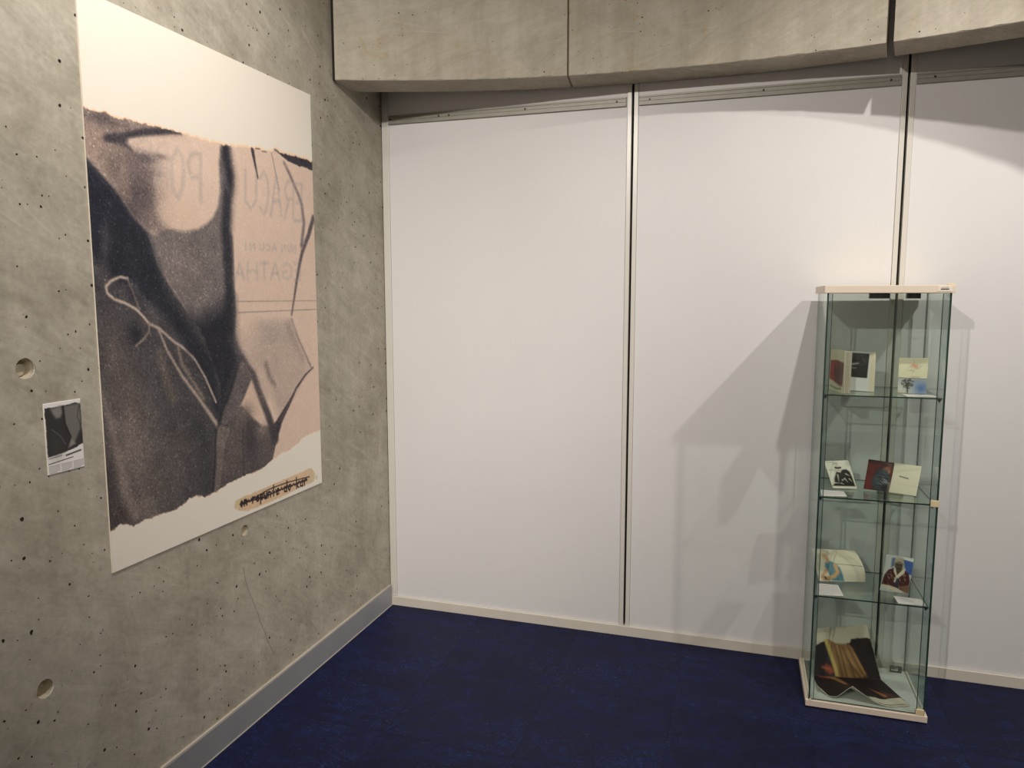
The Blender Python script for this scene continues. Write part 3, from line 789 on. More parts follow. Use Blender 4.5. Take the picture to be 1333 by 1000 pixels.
    ('L', [(.596, 1.555), (.604, 1.548), (.61, 1.555), (.609, 1.57)], (.0068, .0068), (38, 26, 30), .0011, 1),
    ('L', [(.644, 1.55), (.643, 1.572)], (.0068, .0068), (38, 26, 30), .0011, 1),
    ('L', [(.644, 1.558), (.655, 1.551)], (.0068, .0068), (38, 26, 30), .0011, 1),
    ('L', [(.665, 1.562), (.68, 1.562), (.675, 1.551), (.665, 1.56), (.67, 1.573), (.68, 1.57)], (.0068, .0068), (38, 26, 30), .0011, 1),
    ('L', [(.692, 1.552), (.689, 1.587)], (.0068, .0068), (38, 26, 30), .0011, 1),
    ('L', [(.692, 1.554), (.703, 1.555), (.702, 1.572), (.69, 1.572)], (.0068, .0068), (38, 26, 30), .0011, 1),
    ('L', [(.714, 1.553), (.713, 1.571), (.72, 1.576), (.729, 1.569), (.73, 1.554), (.728, 1.576)], (.0068, .0068), (38, 26, 30), .0011, 1),
    ('L', [(.739, 1.554), (.737, 1.576)], (.0068, .0068), (38, 26, 30), .0011, 1),
    ('L', [(.738, 1.561), (.747, 1.554), (.753, 1.561), (.752, 1.577)], (.0068, .0068), (38, 26, 30), .0011, 1),
    ('L', [(.773, 1.537), (.771, 1.578)], (.0068, .0068), (38, 26, 30), .0011, 1),
    ('L', [(.789, 1.567), (.805, 1.567), (.8, 1.556), (.789, 1.565), (.794, 1.579), (.805, 1.576)], (.0068, .0068), (38, 26, 30), .0011, 1),
    ('L', [(.86, 1.54), (.858, 1.582)], (.0068, .0068), (38, 26, 30), .0011, 1),
    ('L', [(.859, 1.561), (.844, 1.563), (.843, 1.579), (.858, 1.58)], (.0068, .0068), (38, 26, 30), .0011, 1),
    ('L', [(.877, 1.559), (.868, 1.571), (.876, 1.583), (.885, 1.572), (.877, 1.559)], (.0068, .0068), (38, 26, 30), .0011, 1),
    ('L', [(.927, 1.542), (.925, 1.585)], (.0068, .0068), (38, 26, 30), .0011, 1),
    ('L', [(.942, 1.562), (.925, 1.573), (.941, 1.586)], (.0068, .0068), (38, 26, 30), .0011, 1),
    ('L', [(.971, 1.563), (.954, 1.567), (.953, 1.584), (.969, 1.585), (.971, 1.563), (.969, 1.587)], (.0068, .0068), (38, 26, 30), .0011, 1),
    ('L', [(.983, 1.564), (.982, 1.588)], (.0068, .0068), (38, 26, 30), .0011, 1),
    ('L', [(.983, 1.572), (.998, 1.564)], (.0068, .0068), (38, 26, 30), .0011, 1),
    ('L', [(.571, 1.557), (.602, 1.563), (.67, 1.553), (.746, 1.545), (.867, 1.547), (1.02, 1.56)], (.0046, .0046), (38, 26, 30), .0011, 1),
    ('L', [(.585, 1.55), (.593, 1.563), (.602, 1.551), (.61, 1.563), (.619, 1.551), (.627, 1.564), (.637, 1.551), (.645, 1.564), (.654, 1.552), (.662, 1.565), (.672, 1.552), (.68, 1.565), (.69, 1.553), (.699, 1.566), (.709, 1.553), (.717, 1.566), (.727, 1.554), (.736, 1.567), (.746, 1.554), (.755, 1.568), (.765, 1.555), (.774, 1.568), (.784, 1.555), (.793, 1.569), (.804, 1.556), (.813, 1.569), (.824, 1.556), (.833, 1.57), (.844, 1.557), (.853, 1.571), (.864, 1.557), (.873, 1.571), (.885, 1.558), (.894, 1.572), (.905, 1.559), (.915, 1.573), (.926, 1.559), (.936, 1.573), (.948, 1.56), (.958, 1.574), (.97, 1.56), (.98, 1.575), (.992, 1.561), (1.002, 1.575)], (.0037, .0037), (38, 26, 30), .0011, .9),
    ('L', [(.576, 1.556), (.706, 1.567), (.829, 1.565), (1.002, 1.569)], (.0062, .0062), (38, 26, 30), .0013, .95),
    ('B', (1.072, 1.575), .008, .008, (190, 170, 150), .5),
]
cv_ = Canvas(PW, PH, 440, 630, (240, 232, 220))
for op in POSTER_ART:
    if op[0] == 'P': cv_.poly(*op[1:])
    elif op[0] == 'X': cv_.poly(*op[1:], inverse=True)
    elif op[0] == 'L': cv_.line(*op[1:])
    else: cv_.blob(*op[1:])
# halftone grit of the enlarged print: strong on dark ink, none on bare paper
lum = cv_.c.mean(-1)
g1 = rng.normal(0, 1, lum.shape)
g2 = rng.normal(0, 1, (lum.shape[0] // 2 + 1, lum.shape[1] // 2 + 1)).repeat(2, 0).repeat(2, 1)[:lum.shape[0], :lum.shape[1]]
mott = vnoise(cv_.S, cv_.T, 22) + .6 * vnoise(cv_.S + 1, cv_.T + 4, 55)
amt = np.clip((228 - lum) / 90, 0, 1)
grit = (g1 * 8 + g2 * 7 + mott * 14) * amt * np.clip(.45 + lum / 190, .4, 1.0)
grit += np.maximum(g2 - 1.3, 0) * 13 * amt
cv_.c = np.clip(cv_.c + grit[..., None] * np.array((1.0, .97, .94)), 6, 255)
poster = empty('poster', (0.0045, PY0 + PW / 2, PZ0 - PH))
tag(poster, 'large poster of a torn photograph of a jacket and shirt, hung on the concrete', 'poster')
o = box_obj('backing_board', -0.0044, -0.0003, -PW / 2, PW / 2, 0.0, PH, M_BOARD, poster)
sheet('printed_face', cv_, lambda U, V: (np.zeros_like(U), -PW / 2 + U * PW, PH - V * PH), M_POSTER, poster)

# ---------------------------------------------------------------- the caption sheet beside the poster
LW, LH = 0.113, 0.188
cv_ = Canvas(LW, LH, 90, 150, (232, 228, 226))
k = LW / 1.0
dk = (52, 50, 50)
cv_.poly([(.003, .012), (.060, .012), (.095, .008), (.108, .012), (.113, .011), (.113, .122), (.09, .130), (.06, .136), (.03, .139), (.003, .141)], dk, .001, 1, .002)
cv_.poly([(.02, .016), (.052, .011), (.055, .03), (.048, .042), (.035, .043), (.026, .03)], (128, 124, 122), .004)
cv_.poly([(.06, .013), (.108, .012), (.112, .05), (.108, .08), (.086, .118), (.070, .085), (.062, .06)], (112, 108, 106), .004)
cv_.line([(.058, .013), (.060, .06), (.078, .105)], .004, (30, 30, 30), .002)
cv_.poly([(.078, .1), (.09, .12), (.066, .127)], (140, 134, 130), .003)
cv_.line([(.02, .07), (.045, .092), (.058, .115)], .002, (118, 112, 110), .001)
cv_.line([(.106, .02), (.100, .045), (.109, .075)], .002, (62, 60, 60), .001)
cv_.blob((.03, .11), .02, .03, (66, 62, 60), .8)
cv_.line([(.058, .146), (.104, .140)], .004, (60, 52, 54), .0012)
cv_.line([(.006, .146), (.045, .143)], .0016, (70, 68, 68), .0008)
cv_.line([(.005, .160), (.078, .154)], .0022, (46, 44, 46), .0008)
for c in range(3):
    for i in range(6):
        cv_.line([(.005 + c * .037, .1665 + i * .0036), (.037 + c * .037 - (0.010 if i == 5 else 0), .1665 + i * .0036)], .0014, (132, 128, 130), .0008, .9)
cap = sheet('caption_sheet', cv_, lambda U, V: (0.0022 + 0 * U, -1.925 + U * LW, 1.3145 - V * LH), M_PRINT, None, 0.0018, M_PAPER)
tag(cap, 'small paper caption sheet with a dark thumbnail and three text columns beside the poster', 'caption')

# ---------------------------------------------------------------- glass display cabinet
CX, CY, CTH = 1.9927, -0.4106, 0.0077
CW, CD, CH = 0.426, 0.364, 1.63
S_TOPS = (0.448, 0.838, 1.228)
cab = empty('display_cabinet', (CX, CY, 0), CTH)
tag(cab, 'tall narrow glass display cabinet with white base and top plate', 'cabinet')
# base tray: plate with a raised rim, on low feet
bm = bmesh.new()
box(bm, 0, CW, 0, CD, 0.004, 0.0285, 0.0018)
box(bm, 0.012, 0.020, 0.0, CD, 0.0285, 0.0315, 0.0)
base = obj('base_plate', bm, M_WHITE, cab)
box_obj('floor_insert', 0.022, CW - .014, 0.012, CD - .012, 0.0285, 0.0300, M_INNER, base)
for fx in (.03, CW - .05):
    for fy in (.03, CD - .05):
        box_obj('foot', fx, fx + .02, fy, fy + .02, 0.0, 0.004, M_GAP, base)
bm = bmesh.new()
box(bm, 0, CW, 0, CD, CH - 0.0275, CH, 0.0018)
top = obj('top_plate', bm, M_WHITE, cab)

def pane(name, x0, x1, y0, y1, z0, z1, axis, pale=False):
    """glass slab: two clear faces, edge faces carry the green of the glass body"""
    bm = bmesh.new()
    fs = box(bm, x0, x1, y0, y1, z0, z1)
    bm.normal_update()
    for f in fs:
        n_ = f.normal
        f.material_index = 0 if abs(n_[axis]) > 0.9 else 1
    return obj(name, bm, [M_GLASS, M_EDGE_L if pale else M_EDGE], cab)
GZ0, GZ1 = 0.0285, CH - 0.0275
g = 0.0060
XL, XR, YF, YB = 0.010, CW - 0.010, 0.006, CD - 0.010
pane('side_glass', XL, XL + g, YF, YB, GZ0, GZ1, 0)
pane('side_glass', XR - g, XR, YF, YB, GZ0, GZ1, 0)
pane('back_glass', XL + g + .001, XR - g - .001, YB - g, YB, GZ0, GZ1, 1)
door = pane('door', XL + .0175, XR - .0265, YF, YF + g, GZ0 + .004, GZ1 - .003, 1)
pane('front_strip', XL + .0055, XL + .0165, YF + .0005, YF + g, GZ0, GZ1, 1, True)
pane('front_strip', XR - .0255, XR - .0055, YF + .0005, YF + g, GZ0, GZ1, 1)
M_STRIP = glass_mat('polished_strip_glass', (0.86, 0.90, 0.905), 0.09)
for o_ in [c for c in cab.children if c.name.startswith('front_strip')]: o_.data.materials[0] = M_STRIP
for sx in (XL + .0175, XR - .0265 - .0022):
    box_obj('edge_reflection_strip', sx, sx + .0022, YF - .0008, YF - .0001, GZ0 + .004, GZ1 - .003, M_EDGE, door)  # dark strips stand in for internal reflection at the glass edges
# door fittings
bm = bmesh.new(); box(bm, XR - .030, XR - .002, YF - .004, YF + .012, GZ0 + .0005, GZ0 + .024, .002)
obj('pivot_hinge', bm, M_IVORY, door)
bm = bmesh.new(); box(bm, XR - .026, XR + .002, YF - .007, YF - .0002, .832, .856, .002)
obj('lock_block', bm, M_IVORY, door)
bm = bmesh.new(); cyl(bm, (.228, YF - .0002, 1.569), (0, -1, 0), .006, .0085, .012, 18)
obj('knob', bm, M_ACRYL, door, True)
# shelves
for zt in S_TOPS:
    sh = pane('shelf', XL + g + .0015, XR - g - .0015, 0.016, YB - g - .002, zt - .005, zt, 2)
    for sx, sy in ((XL + g + .001, .024), (XR - g - .012, .024), (XL + g + .001, YB - .03), (XR - g - .012, YB - .03)):
        bm = bmesh.new()
        box(bm, sx, sx + .010, sy, sy + .012, zt - .012, zt - .0052, .001)
        cyl(bm, (sx + .005, sy + .006, zt - .018), (0, 0, 1), .002, .0035, .007, 10)
        obj('shelf_clip', bm, M_CLIP, sh)
# corner fittings
for cx_, cy_, w_ in ((.178, .18, .070), (.318, .24, .048)):
    bm = bmesh.new()
    box(bm, cx_, cx_ + w_, cy_, cy_ + .030, GZ1 - .020, GZ1 - .0002, .002)
    box(bm, cx_ + .006, cx_ + w_ - .006, cy_ - .002, cy_, GZ1 - .016, GZ1 - .003)
    obj('ceiling_clip', bm, M_CLIP, top)
# square steel bracket at the rear corner
bm = bmesh.new()
x0, x1, y_ = XR - g - .056, XR - g - .012, YB - g - .012
box(bm, x0, x1, y_ - .006, y_ + .004, .0302, .0342); box(bm, x0, x1, y_ - .006, y_ + .004, .0522, .0562)
box(bm, x0, x0 + .005, y_ - .006, y_ + .004, .0344, .0520); box(bm, x1 - .012, x1, y_ - .006, y_ + .004, .0344, .0520)
obj('foot_bracket', bm, M_CHROME, cab)
# sticker and peg on the top plate
cv_ = Canvas(.046, .019, 60, 26, (236, 226, 214))
cv_.line([(.013, .005), (.023, .005)], .0016, (170, 90, 80), .0008); cv_.line([(.025, .005), (.034, .0045)], .0014, (90, 86, 86), .0008)
for i in range(6):
    cv_.line([(.011 + i * .0042, .0118), (.0142 + i * .0042, .0105)], .0034, (44, 42, 42), .0008)
sheet('inventory_sticker', cv_, lambda U, V: (.368 + U * .046, -0.0006 + 0 * U, CH - .0035 - V * .019), M_PRINT, top, .0004, M_PAPER)
bm = bmesh.new(); box(bm, CW - .026, CW - .004, .004, .022, CH, CH + .0055, .0018)
obj('hinge_cap', bm, M_IVORY, top)

# ---------------------------------------------------------------- exhibits (coordinates of the cabinet, then turned with it)
def W(a, b, z):
    c, s = math.cos(CTH), math.sin(CTH)
    return (CX + a * c - b * s, CY + a * s + b * c, z)
def exhibit(name, a, b, z, label, cat, group=None):
    o = empty(name, W(a, b, z), CTH)
    tag(o, label, cat, group)
    o['o'] = (a, b, z)
    return o
def rel(o, p):
    q = o['o']; return (p[0] - q[0], p[1] - q[1], p[2] - q[2])
def page(name, o, cv_, tl, tr, bl, br, bulge=0.0, bend=None, thick=.0012, mat=None, edge=None):
    return sheet(name, cv_, bil(rel(o, tl), rel(o, tr), rel(o, bl), rel(o, br), bulge, (0, -1, 0), bend), mat or M_PRINT, o, thick, edge or M_PAPER)

def card(z, quad, label, lines=5):
    """paper caption card lying on a shelf; quad = back-left, back-right, front-right, front-left"""
    cv_ = Canvas(1.0, 0.7, 44, 30, (236, 228, 228))
    for i in range(lines):
        cv_.line([(.08, .12 + i * .105), (.92 - (.3 if i == lines - 1 else .02 * (i % 3)), .12 + i * .105)], .028, (176, 168, 170), .02, .8)
    bl_, br_, fr_, fl_ = quad
    o_ = np.array(W(0, 0, 0))
    def fn(U, V):
        p = [np.array(W(q[0], q[1], z + .0013)) for q in (bl_, br_, fl_, fr_)]
        u, v = U[..., None], V[..., None]
        r = (p[0] * (1 - u) + p[1] * u) * (1 - v) + (p[2] * (1 - u) + p[3] * u) * v
        r = r + np.array((0, 0, 1)) * .0008 * (4 * v * (1 - v))
        return r[..., 0], r[..., 1], r[..., 2]
    o = sheet('caption_card', cv_, fn, M_PRINT, None, .0011, M_PAPER)
    tag(o, label, 'card', 'caption cards on the glass shelves')
    return o

# --- top shelf: thick book standing half open
Z = S_TOPS[2] + .0004
bk = exhibit('standing_book', .052, .19, Z, 'thick book standing half open with red cover and a black photograph page', 'book', 'books in the cabinet')
cv_ = Canvas(1.0, 1.1, 60, 66, (206, 204, 170))
cv_.poly([(0, .30), (.5, .27), (1, .33), (1, .92), (.5, .86), (0, .80)], (150, 44, 32), .02, 1)
cv_.poly([(.36, .33), (.62, .30), (.74, .45), (.80, .92), (.42, .84), (.34, .55)], (74, 44, 38), .05, .95)
cv_.poly([(.72, .32), (1, .34), (1, .9), (.82, .9)], (96, 70, 56), .05, .9)
cv_.line([(.45, .34), (.52, .5)], .06, (176, 66, 40), .03, .8)
cv_.line([(.1, .98), (.6, 1.02), (.9, .99)], .03, (70, 76, 60), .02, .9)
H1 = .158
page('front_cover', bk, cv_, (.052, .190, Z + H1), (.086, .058, Z + H1 + .003), (.050, .188, Z), (.082, .056, Z), 0.0, None, .0018, None, M_COVER)
for i in range(9):        # fanned leaves behind the cover
    f = i / 8
    bm = bmesh.new()
    x0, y0 = .0545 + .006 * f, .192 - .002 * f
    x1, y1 = .0885 + .022 * f, .0585 + .010 * f * f
    hh = H1 - .002 - .002 * f
    n_ = 8; tk = .0013 if i % 3 else .0019
    prev = None
    for j in range(n_ + 1):
        u = j / n_
        x = x0 + (x1 - x0) * u + .004 * math.sin(math.pi * u) * (f - .4); y = y0 + (y1 - y0) * u
        cur = [bm.verts.new(rel(bk, (x + dx, y, Z + .0005 + dz))) for dx in (0, tk) for dz in (0, hh)]
        if prev:
            for a_, b_ in ((0, 1), (3, 2)): bm.faces.new((prev[a_], prev[b_], cur[b_], cur[a_]))
            bm.faces.new((prev[1], prev[3], cur[3], cur[1])); bm.faces.new((prev[2], prev[0], cur[0], cur[2]))
        else:
            bm.faces.new(cur[:1] + [cur[2], cur[3], cur[1]])
        prev = cur
    bm.faces.new((prev[0], prev[1], prev[3], prev[2]))
    obj('leaf', bm, M_PAPER_D if i % 2 else M_PAPER, bk)
cv_ = Canvas(1.0, 1.0, 80, 80, (222, 224, 220))
cv_.poly([(0, .03), (.86, .05), (.83, .66), (0, .64)], (20, 19, 18), .012)
for i in range(26):
    x, y = .25 + .5 * random.random(), .06 + .3 * random.random()
    cv_.line([(x, y), (x + .10 * random.random() - .02, y + .10 * random.random() - .04)], .018, (96, 94, 90), .012, .6)
cv_.line([(.15, .37), (.38, .34), (.60, .30)], .045, (176, 174, 168), .02, .9)
cv_.line([(.48, .42), (.56, .42)], .03, (158, 156, 150), .015, .9)
cv_.line([(.70, .17), (.78, .28)], .014, (130, 128, 122), .01, .8)
cv_.line([(.12, .585), (.20, .590)], .02, (210, 206, 200), .01, .9)
cv_.poly([(.885, 0), (1, 0), (1, 1), (.885, 1)], (226, 216, 186), .01)
page('photograph_page', bk, cv_, (.058, .1905, Z + H1 - .004), (.203, .140, Z + H1 - .006), (.058, .1885, Z + .0006), (.201, .128, Z + .0006), 0.003, None, .009, None, M_PAPER)

# --- top shelf: small folded booklet
bk = exhibit('folded_booklet', .335, .135, Z, 'small upright booklet with a pale coral drawing above a tree picture', 'booklet', 'books in the cabinet')
cv_ = Canvas(1.0, .74, 60, 46, (222, 216, 184))
for i in range(34):
    a_ = random.random() * math.tau; r_ = random.random() ** .5
    x, y = .53 + .24 * r_ * math.cos(a_) * (1 - .2 * math.sin(a_)), .33 + .20 * r_ * math.sin(a_) - .35 * (.24 * r_ * math.cos(a_))
    cv_.line([(x, y), (x + .09 * random.random(), y - .08 * random.random())], .016, random.choice([(166, 166, 140), (196, 178, 150), (150, 158, 136)]), .012, .7)
cv_.blob((.56, .30), .10, .07, (214, 140, 106), .8); cv_.blob((.50, .25), .06, .04, (206, 138, 108), .7)
cv_.line([(.44, .695), (.74, .695)], .02, (120, 112, 92), .012, .8)
page('upper_page', bk, cv_, (.290, .170, 1.3585), (.389, .166, 1.3605), (.286, .148, 1.2860), (.383, .144, 1.2835), 0.002)
cv_ = Canvas(1.0, .6, 60, 40, (176, 178, 178))
cv_.blob((.82, .38), .24, .26, (72, 104, 156), .95); cv_.blob((.62, .15), .3, .12, (126, 142, 164), .7); cv_.blob((.1, .45), .2, .25, (200, 198, 190), .8)
for i in range(60):
    a_ = random.random() * math.tau; r_ = random.random() ** .6
    cv_.blob((.34 + .22 * r_ * math.cos(a_), .22 + .19 * r_ * math.sin(a_)), .028, .026, random.choice([(46, 48, 34), (64, 62, 44), (38, 40, 30)]), .8)
cv_.line([(.34, .25), (.35, .58)], (.035, .05), (58, 52, 38), .015)
cv_.poly([(0, .53), (.35, .56), (.35, .6), (0, .6)], (196, 178, 148), .02, .8)
page('lower_page', bk, cv_, (.287, .1495, 1.2855), (.384, .1455, 1.2835), (.284, .136, Z + .0002), (.380, .127, Z + .0002), -0.001)
card(S_TOPS[2], ((.286, .104), (.392, .092), (.398, .040), (.296, .032)), 'white caption card on the top glass shelf before the tree booklet', 3)

# --- middle shelf
Z = S_TOPS[1] + .0004
bk = exhibit('leaning_booklet', .12, .17, Z, 'leaning booklet with an ink sketch of a person in sunglasses and dark jacket', 'booklet', 'books in the cabinet')
cv_ = Canvas(1.0, 1.25, 60, 76, (226, 222, 206))
cv_.poly([(.30, .60), (.36, .48), (.52, .52), (.62, .40), (.80, .38), (.90, .50), (.93, .70), (.95, 1.13), (.04, 1.13), (.14, 1.02), (.20, .78)], (36, 32, 26), .03)
for a_, b_ in (((.38, .62), (.34, .92)), ((.62, .78), (.70, .96)), ((.72, .58), (.84, .66)), ((.50, .86), (.60, .80)), ((.80, .80), (.88, .92)), ((.14, .98), (.36, 1.0)), ((.42, 1.0), (.52, 1.04))):
    cv_.line([a_, b_], (.06, .02), (206, 202, 188), .02, .9)
cv_.blob((.46, .28), .11, .14, (216, 196, 178), .7)
for a_, b_ in (((.38, .30), (.46, .32)), ((.50, .32), (.58, .30))): cv_.line([a_, b_], .07, (40, 34, 32), .02)
cv_.line([(.34, .16), (.40, .10), (.50, .13)], .02, (90, 86, 80), .015, .8); cv_.line([(.42, .42), (.56, .41)], .015, (120, 90, 80), .01, .8)
cv_.line([(.06, .06), (.36, .06)], .018, (110, 106, 98), .012, .7)
page('sketch_page', bk, cv_, (.046, .205, .936), (.136, .205, .945), (.078, .150, Z + .0022), (.168, .166, Z + .0022), 0.008, None, .003)
box_obj('book_rest', .080 - .12, .160 - .12, .178 - .17, .184 - .17, 0.0, .045, M_ACRYL, bk)

bk = exhibit('open_book', .274, .16, Z, 'open book with a red painting of a man in a jacket and a blank page', 'book', 'books in the cabinet')
cv_ = Canvas(1.0, 1.15, 70, 80, (88, 30, 24))
cv_.blob((.15, .6), .18, .6, (112, 40, 30), .7); cv_.poly([(.0, 0), (1, 0), (1, .16), (.5, .10), (0, .12)], (52, 26, 24), .06, .9); cv_.blob((.9, .1), .15, .15, (84, 74, 62), .7)
cv_.poly([(.25, .80), (.34, .48), (.46, .30), (.66, .24), (.84, .34), (.94, .56), (.98, .90), (.96, 1.15), (.50, 1.15), (.30, .98)], (58, 66, 72), .04)
for i in range(30):
    x, y = .36 + .5 * random.random(), .38 + .6 * random.random()
    cv_.line([(x, y), (x + .12, y + .10 * (random.random() - .2))], .022, random.choice([(38, 42, 48), (96, 104, 108), (150, 158, 158), (24, 24, 28)]), .010, .95)
cv_.blob((.76, .22), .12, .12, (172, 116, 88), .95); cv_.blob((.68, .15), .15, .07, (54, 28, 22), .95); cv_.blob((.86, .36), .05, .07, (190, 136, 104), .9)
cv_.blob((.82, 1.0), .16, .12, (30, 28, 28), .9); cv_.poly([(.92, .8), (1, .72), (1, 1.15), (.96, 1.15)], (150, 136, 112), .04, .8)
page('painting_page', bk, cv_, (.209, .205, .9545), (.299, .190, .948), (.190, .168, Z + .004), (.276, .150, Z + .0022), 0.004, None, .004)
cv_ = Canvas(1.0, 1.15, 50, 56, (222, 216, 192))
cv_.line([(.28, .48), (.60, .53)], .03, (66, 62, 56), .015)
cv_.line([(.05, .76), (.96, .80)], .012, (190, 182, 160), .01, .6)
page('blank_page', bk, cv_, (.2995, .190, .948), (.390, .172, .9445), (.277, .150, Z + .0022), (.364, .112, Z + .0022), 0.004, None, .004)
rest = box_obj('rest_strip', 0, .092, 0, .012, 0, .0095, M_ACRYL)
rest.location = W(.230, .118, S_TOPS[1] + .0003); rest.rotation_euler = (0, 0, -.28)
tag(rest, 'clear plastic strip on the glass shelf before the red painting book', 'strip')
card(S_TOPS[1], ((.030, .118), (.112, .116), (.116, .040), (.024, .024)), 'white caption card on the middle glass shelf below the ink sketch', 5)

# --- lowest glass shelf
Z = S_TOPS[0] + .0004
bk = exhibit('landscape_booklet', .12, .2, Z, 'wide open booklet with a watercolour of a person in a blue dress', 'booklet', 'books in the cabinet')
cv_ = Canvas(1.6, 1.15, 90, 66, (222, 214, 190))
cv_.line([(.72, .50), (1.56, .53)], .022, (120, 112, 96), .012); cv_.line([(.72, .47), (1.56, .50)], .03, (232, 226, 206), .02, .8)
cv_.poly([(.30, .62), (.36, .48), (.52, .42), (.66, .48), (.80, .62), (.86, .92), (.88, 1.12), (.46, 1.12), (.40, .90)], (96, 138, 152), .03)
for i in range(14):
    x, y = .42 + .38 * random.random(), .55 + .5 * random.random()
    cv_.line([(x, y), (x + .03, y + .14)], .03, random.choice([(72, 112, 132), (122, 160, 168), (60, 96, 120)]), .02, .7)
cv_.blob((.42, .24), .10, .14, (212, 168, 126), 1); cv_.blob((.46, .12), .13, .09, (188, 182, 166), .95); cv_.line([(.34, .10), (.42, .03), (.56, .07), (.58, .18)], .02, (140, 130, 112), .015, .8); cv_.line([(.37, .16), (.40, .30)], .014, (150, 120, 90), .01, .6)
cv_.line([(.46, .36), (.44, .46)], .09, (206, 164, 122), .02); cv_.line([(.66, .56), (.70, .80), (.56, .96), (.36, 1.02)], .13, (210, 166, 120), .03)
cv_.line([(.34, .74), (.20, .92), (.16, 1.04)], .10, (206, 162, 118), .03); cv_.line([(.16, 1.0), (.34, 1.06)], .10, (190, 146, 104), .03)
cv_.line([(.24, 1.0), (.27, 1.08)], .04, (40, 34, 30), .015); cv_.line([(.16, 1.1), (.40, 1.1)], .03, (96, 74, 56), .02, .7)
page('spread', bk, cv_, (.021, .285, .5455), (.189, .285, .5535), (.045, .165, Z + .0030), (.221, .205, Z + .0030), .0, lambda u, v: np.concatenate([.010 * np.sin(np.pi * v) * u, -.030 * np.sin(np.pi * v) * (.5 + .5 * u), .006 * np.sin(np.pi * v)], -1), .003)
bk = exhibit('portrait_booklet', .315, .145, Z, 'upright booklet with a portrait of a capped person in a maroon coat and white scarf', 'booklet', 'books in the cabinet')
cv_ = Canvas(1.0, 1.3, 80, 100, (190, 194, 186))
cv_.poly([(.62, 0.06), (1, .10), (1, .60), (.80, .55), (.70, .30)], (62, 92, 160), .02); cv_.poly([(.22, .10), (.34, .06), (.34, .34), (.24, .42)], (58, 84, 140), .03, .8)
cv_.poly([(.62, .0), (1, .04), (1, .13), (.64, .09)], (222, 220, 208), .02)
cv_.poly([(.02, 1.05), (.05, .72), (.16, .52), (.34, .42), (.70, .44), (.90, .56), (.98, .80), (1, 1.28), (.60, 1.14), (.20, 1.10)], (70, 32, 28), .02)
for i in range(40):
    x, y = .06 + .86 * random.random(), .56 + .62 * random.random()
    cv_.line([(x, y), (x + .06, y + .10 * random.random())], .016, random.choice([(150, 128, 104), (40, 18, 18), (120, 60, 48), (206, 188, 164)]), .008, .95)
cv_.blob((.50, .30), .15, .19, (96, 82, 62), 1); cv_.poly([(.36, .30), (.64, .32), (.62, .46), (.52, .54), (.40, .46)], (82, 70, 52), .03)
cv_.poly([(.32, .26), (.34, .12), (.48, .06), (.64, .10), (.70, .28), (.52, .22)], (166, 156, 130), .02)
cv_.line([(.36, .24), (.52, .19), (.66, .26)], .03, (84, 78, 62), .015, .8)
for a_, b_ in (((.40, .28), (.46, .29)), ((.54, .29), (.61, .29))): cv_.line([a_, b_], .035, (34, 28, 22), .012)
cv_.line([(.45, .43), (.57, .43)], .022, (44, 34, 28), .012)
cv_.poly([(.34, .40), (.40, .42), (.50, .66), (.66, .44), (.76, .40), (.74, .56), (.58, .74), (.48, .96), (.42, .90), (.46, .70), (.36, .56)], (214, 206, 182), .02)
cv_.poly([(.50, .78), (.60, .76), (.62, 1.12), (.46, 1.12)], (44, 44, 64), .03, .9)
cv_.poly([(.02, 1.06), (.30, 1.06), (.62, 1.14), (.80, 1.28), (.4, 1.22), (.04, 1.14)], (206, 196, 170), .02); cv_.poly([(.66, 1.06), (1, .96), (1, 1.3), (.84, 1.26)], (128, 98, 72), .03, .85)
page('portrait_page', bk, cv_, (.286, .172, .586), (.384, .172, .578), (.263, .138, Z + .001), (.360, .128, Z + .001), .006, None, .003)
card(S_TOPS[0], ((.040, .146), (.114, .150), (.122, .036), (.026, .020)), 'white caption card on the lowest glass shelf below the watercolour', 6)
card(S_TOPS[0], ((.304, .094), (.398, .088), (.402, .024), (.308, .020)), 'white caption card on the lowest glass shelf below the maroon coat portrait', 4)

# --- on the base: large magazine, upper page propped up, lower page curling towards the door
Z = .0304
bk = exhibit('open_magazine', .17, .2, Z, 'large open magazine with yellow draped cloth on black, lying on the cabinet base', 'magazine', 'books in the cabinet')
cv_ = Canvas(1.0, .78, 90, 70, (206, 198, 174))
cv_.poly([(0, .30), (.10, .25), (.16, .22), (.34, .26), (.46, .30), (.62, .26), (.66, .20), (.95, .19), (1.0, .22), (1, .78), (0, .78)], (40, 28, 22), .008, 1, .012)
cv_.poly([(.17, .21), (.24, .20), (.34, .25), (.46, .30), (.58, .27), (.66, .34), (.73, .52), (.80, .70), (.74, .76), (.52, .78), (.38, .78), (.34, .62), (.27, .44)], (150, 112, 66), .012)
cv_.poly([(.15, .20), (.24, .20), (.29, .40), (.36, .62), (.39, .77), (.33, .77), (.29, .60), (.23, .42)], (196, 172, 98), .015)
for x0_, x1_, x2_ in ((.34, .40, .44), (.42, .46, .50), (.50, .56, .62), (.57, .66, .76), (.46, .54, .70)):
    cv_.line([(x0_, .28), (x1_, .50), (x2_, .76)], (.012, .030), (98, 68, 38), .022, .85)
    cv_.line([(x0_ + .035, .29), (x1_ + .035, .50), (x2_ + .035, .74)], (.012, .022), (190, 148, 92), .02, .7)
cv_.poly([(.12, .62), (.20, .58), (.28, .62), (.32, .70), (.26, .74), (.18, .70)], (158, 72, 44), .02, .95)
cv_.line([(.13, .64), (.24, .66)], .02, (206, 128, 84), .015, .8)
page('upper_page', bk, cv_, (.060, .305, .193), (.252, .305, .2345), (.044, .195, Z + .003), (.306, .238, Z + .003), -.006, None, .002)
cv_ = Canvas(1.0, .75, 90, 70, (40, 28, 22))
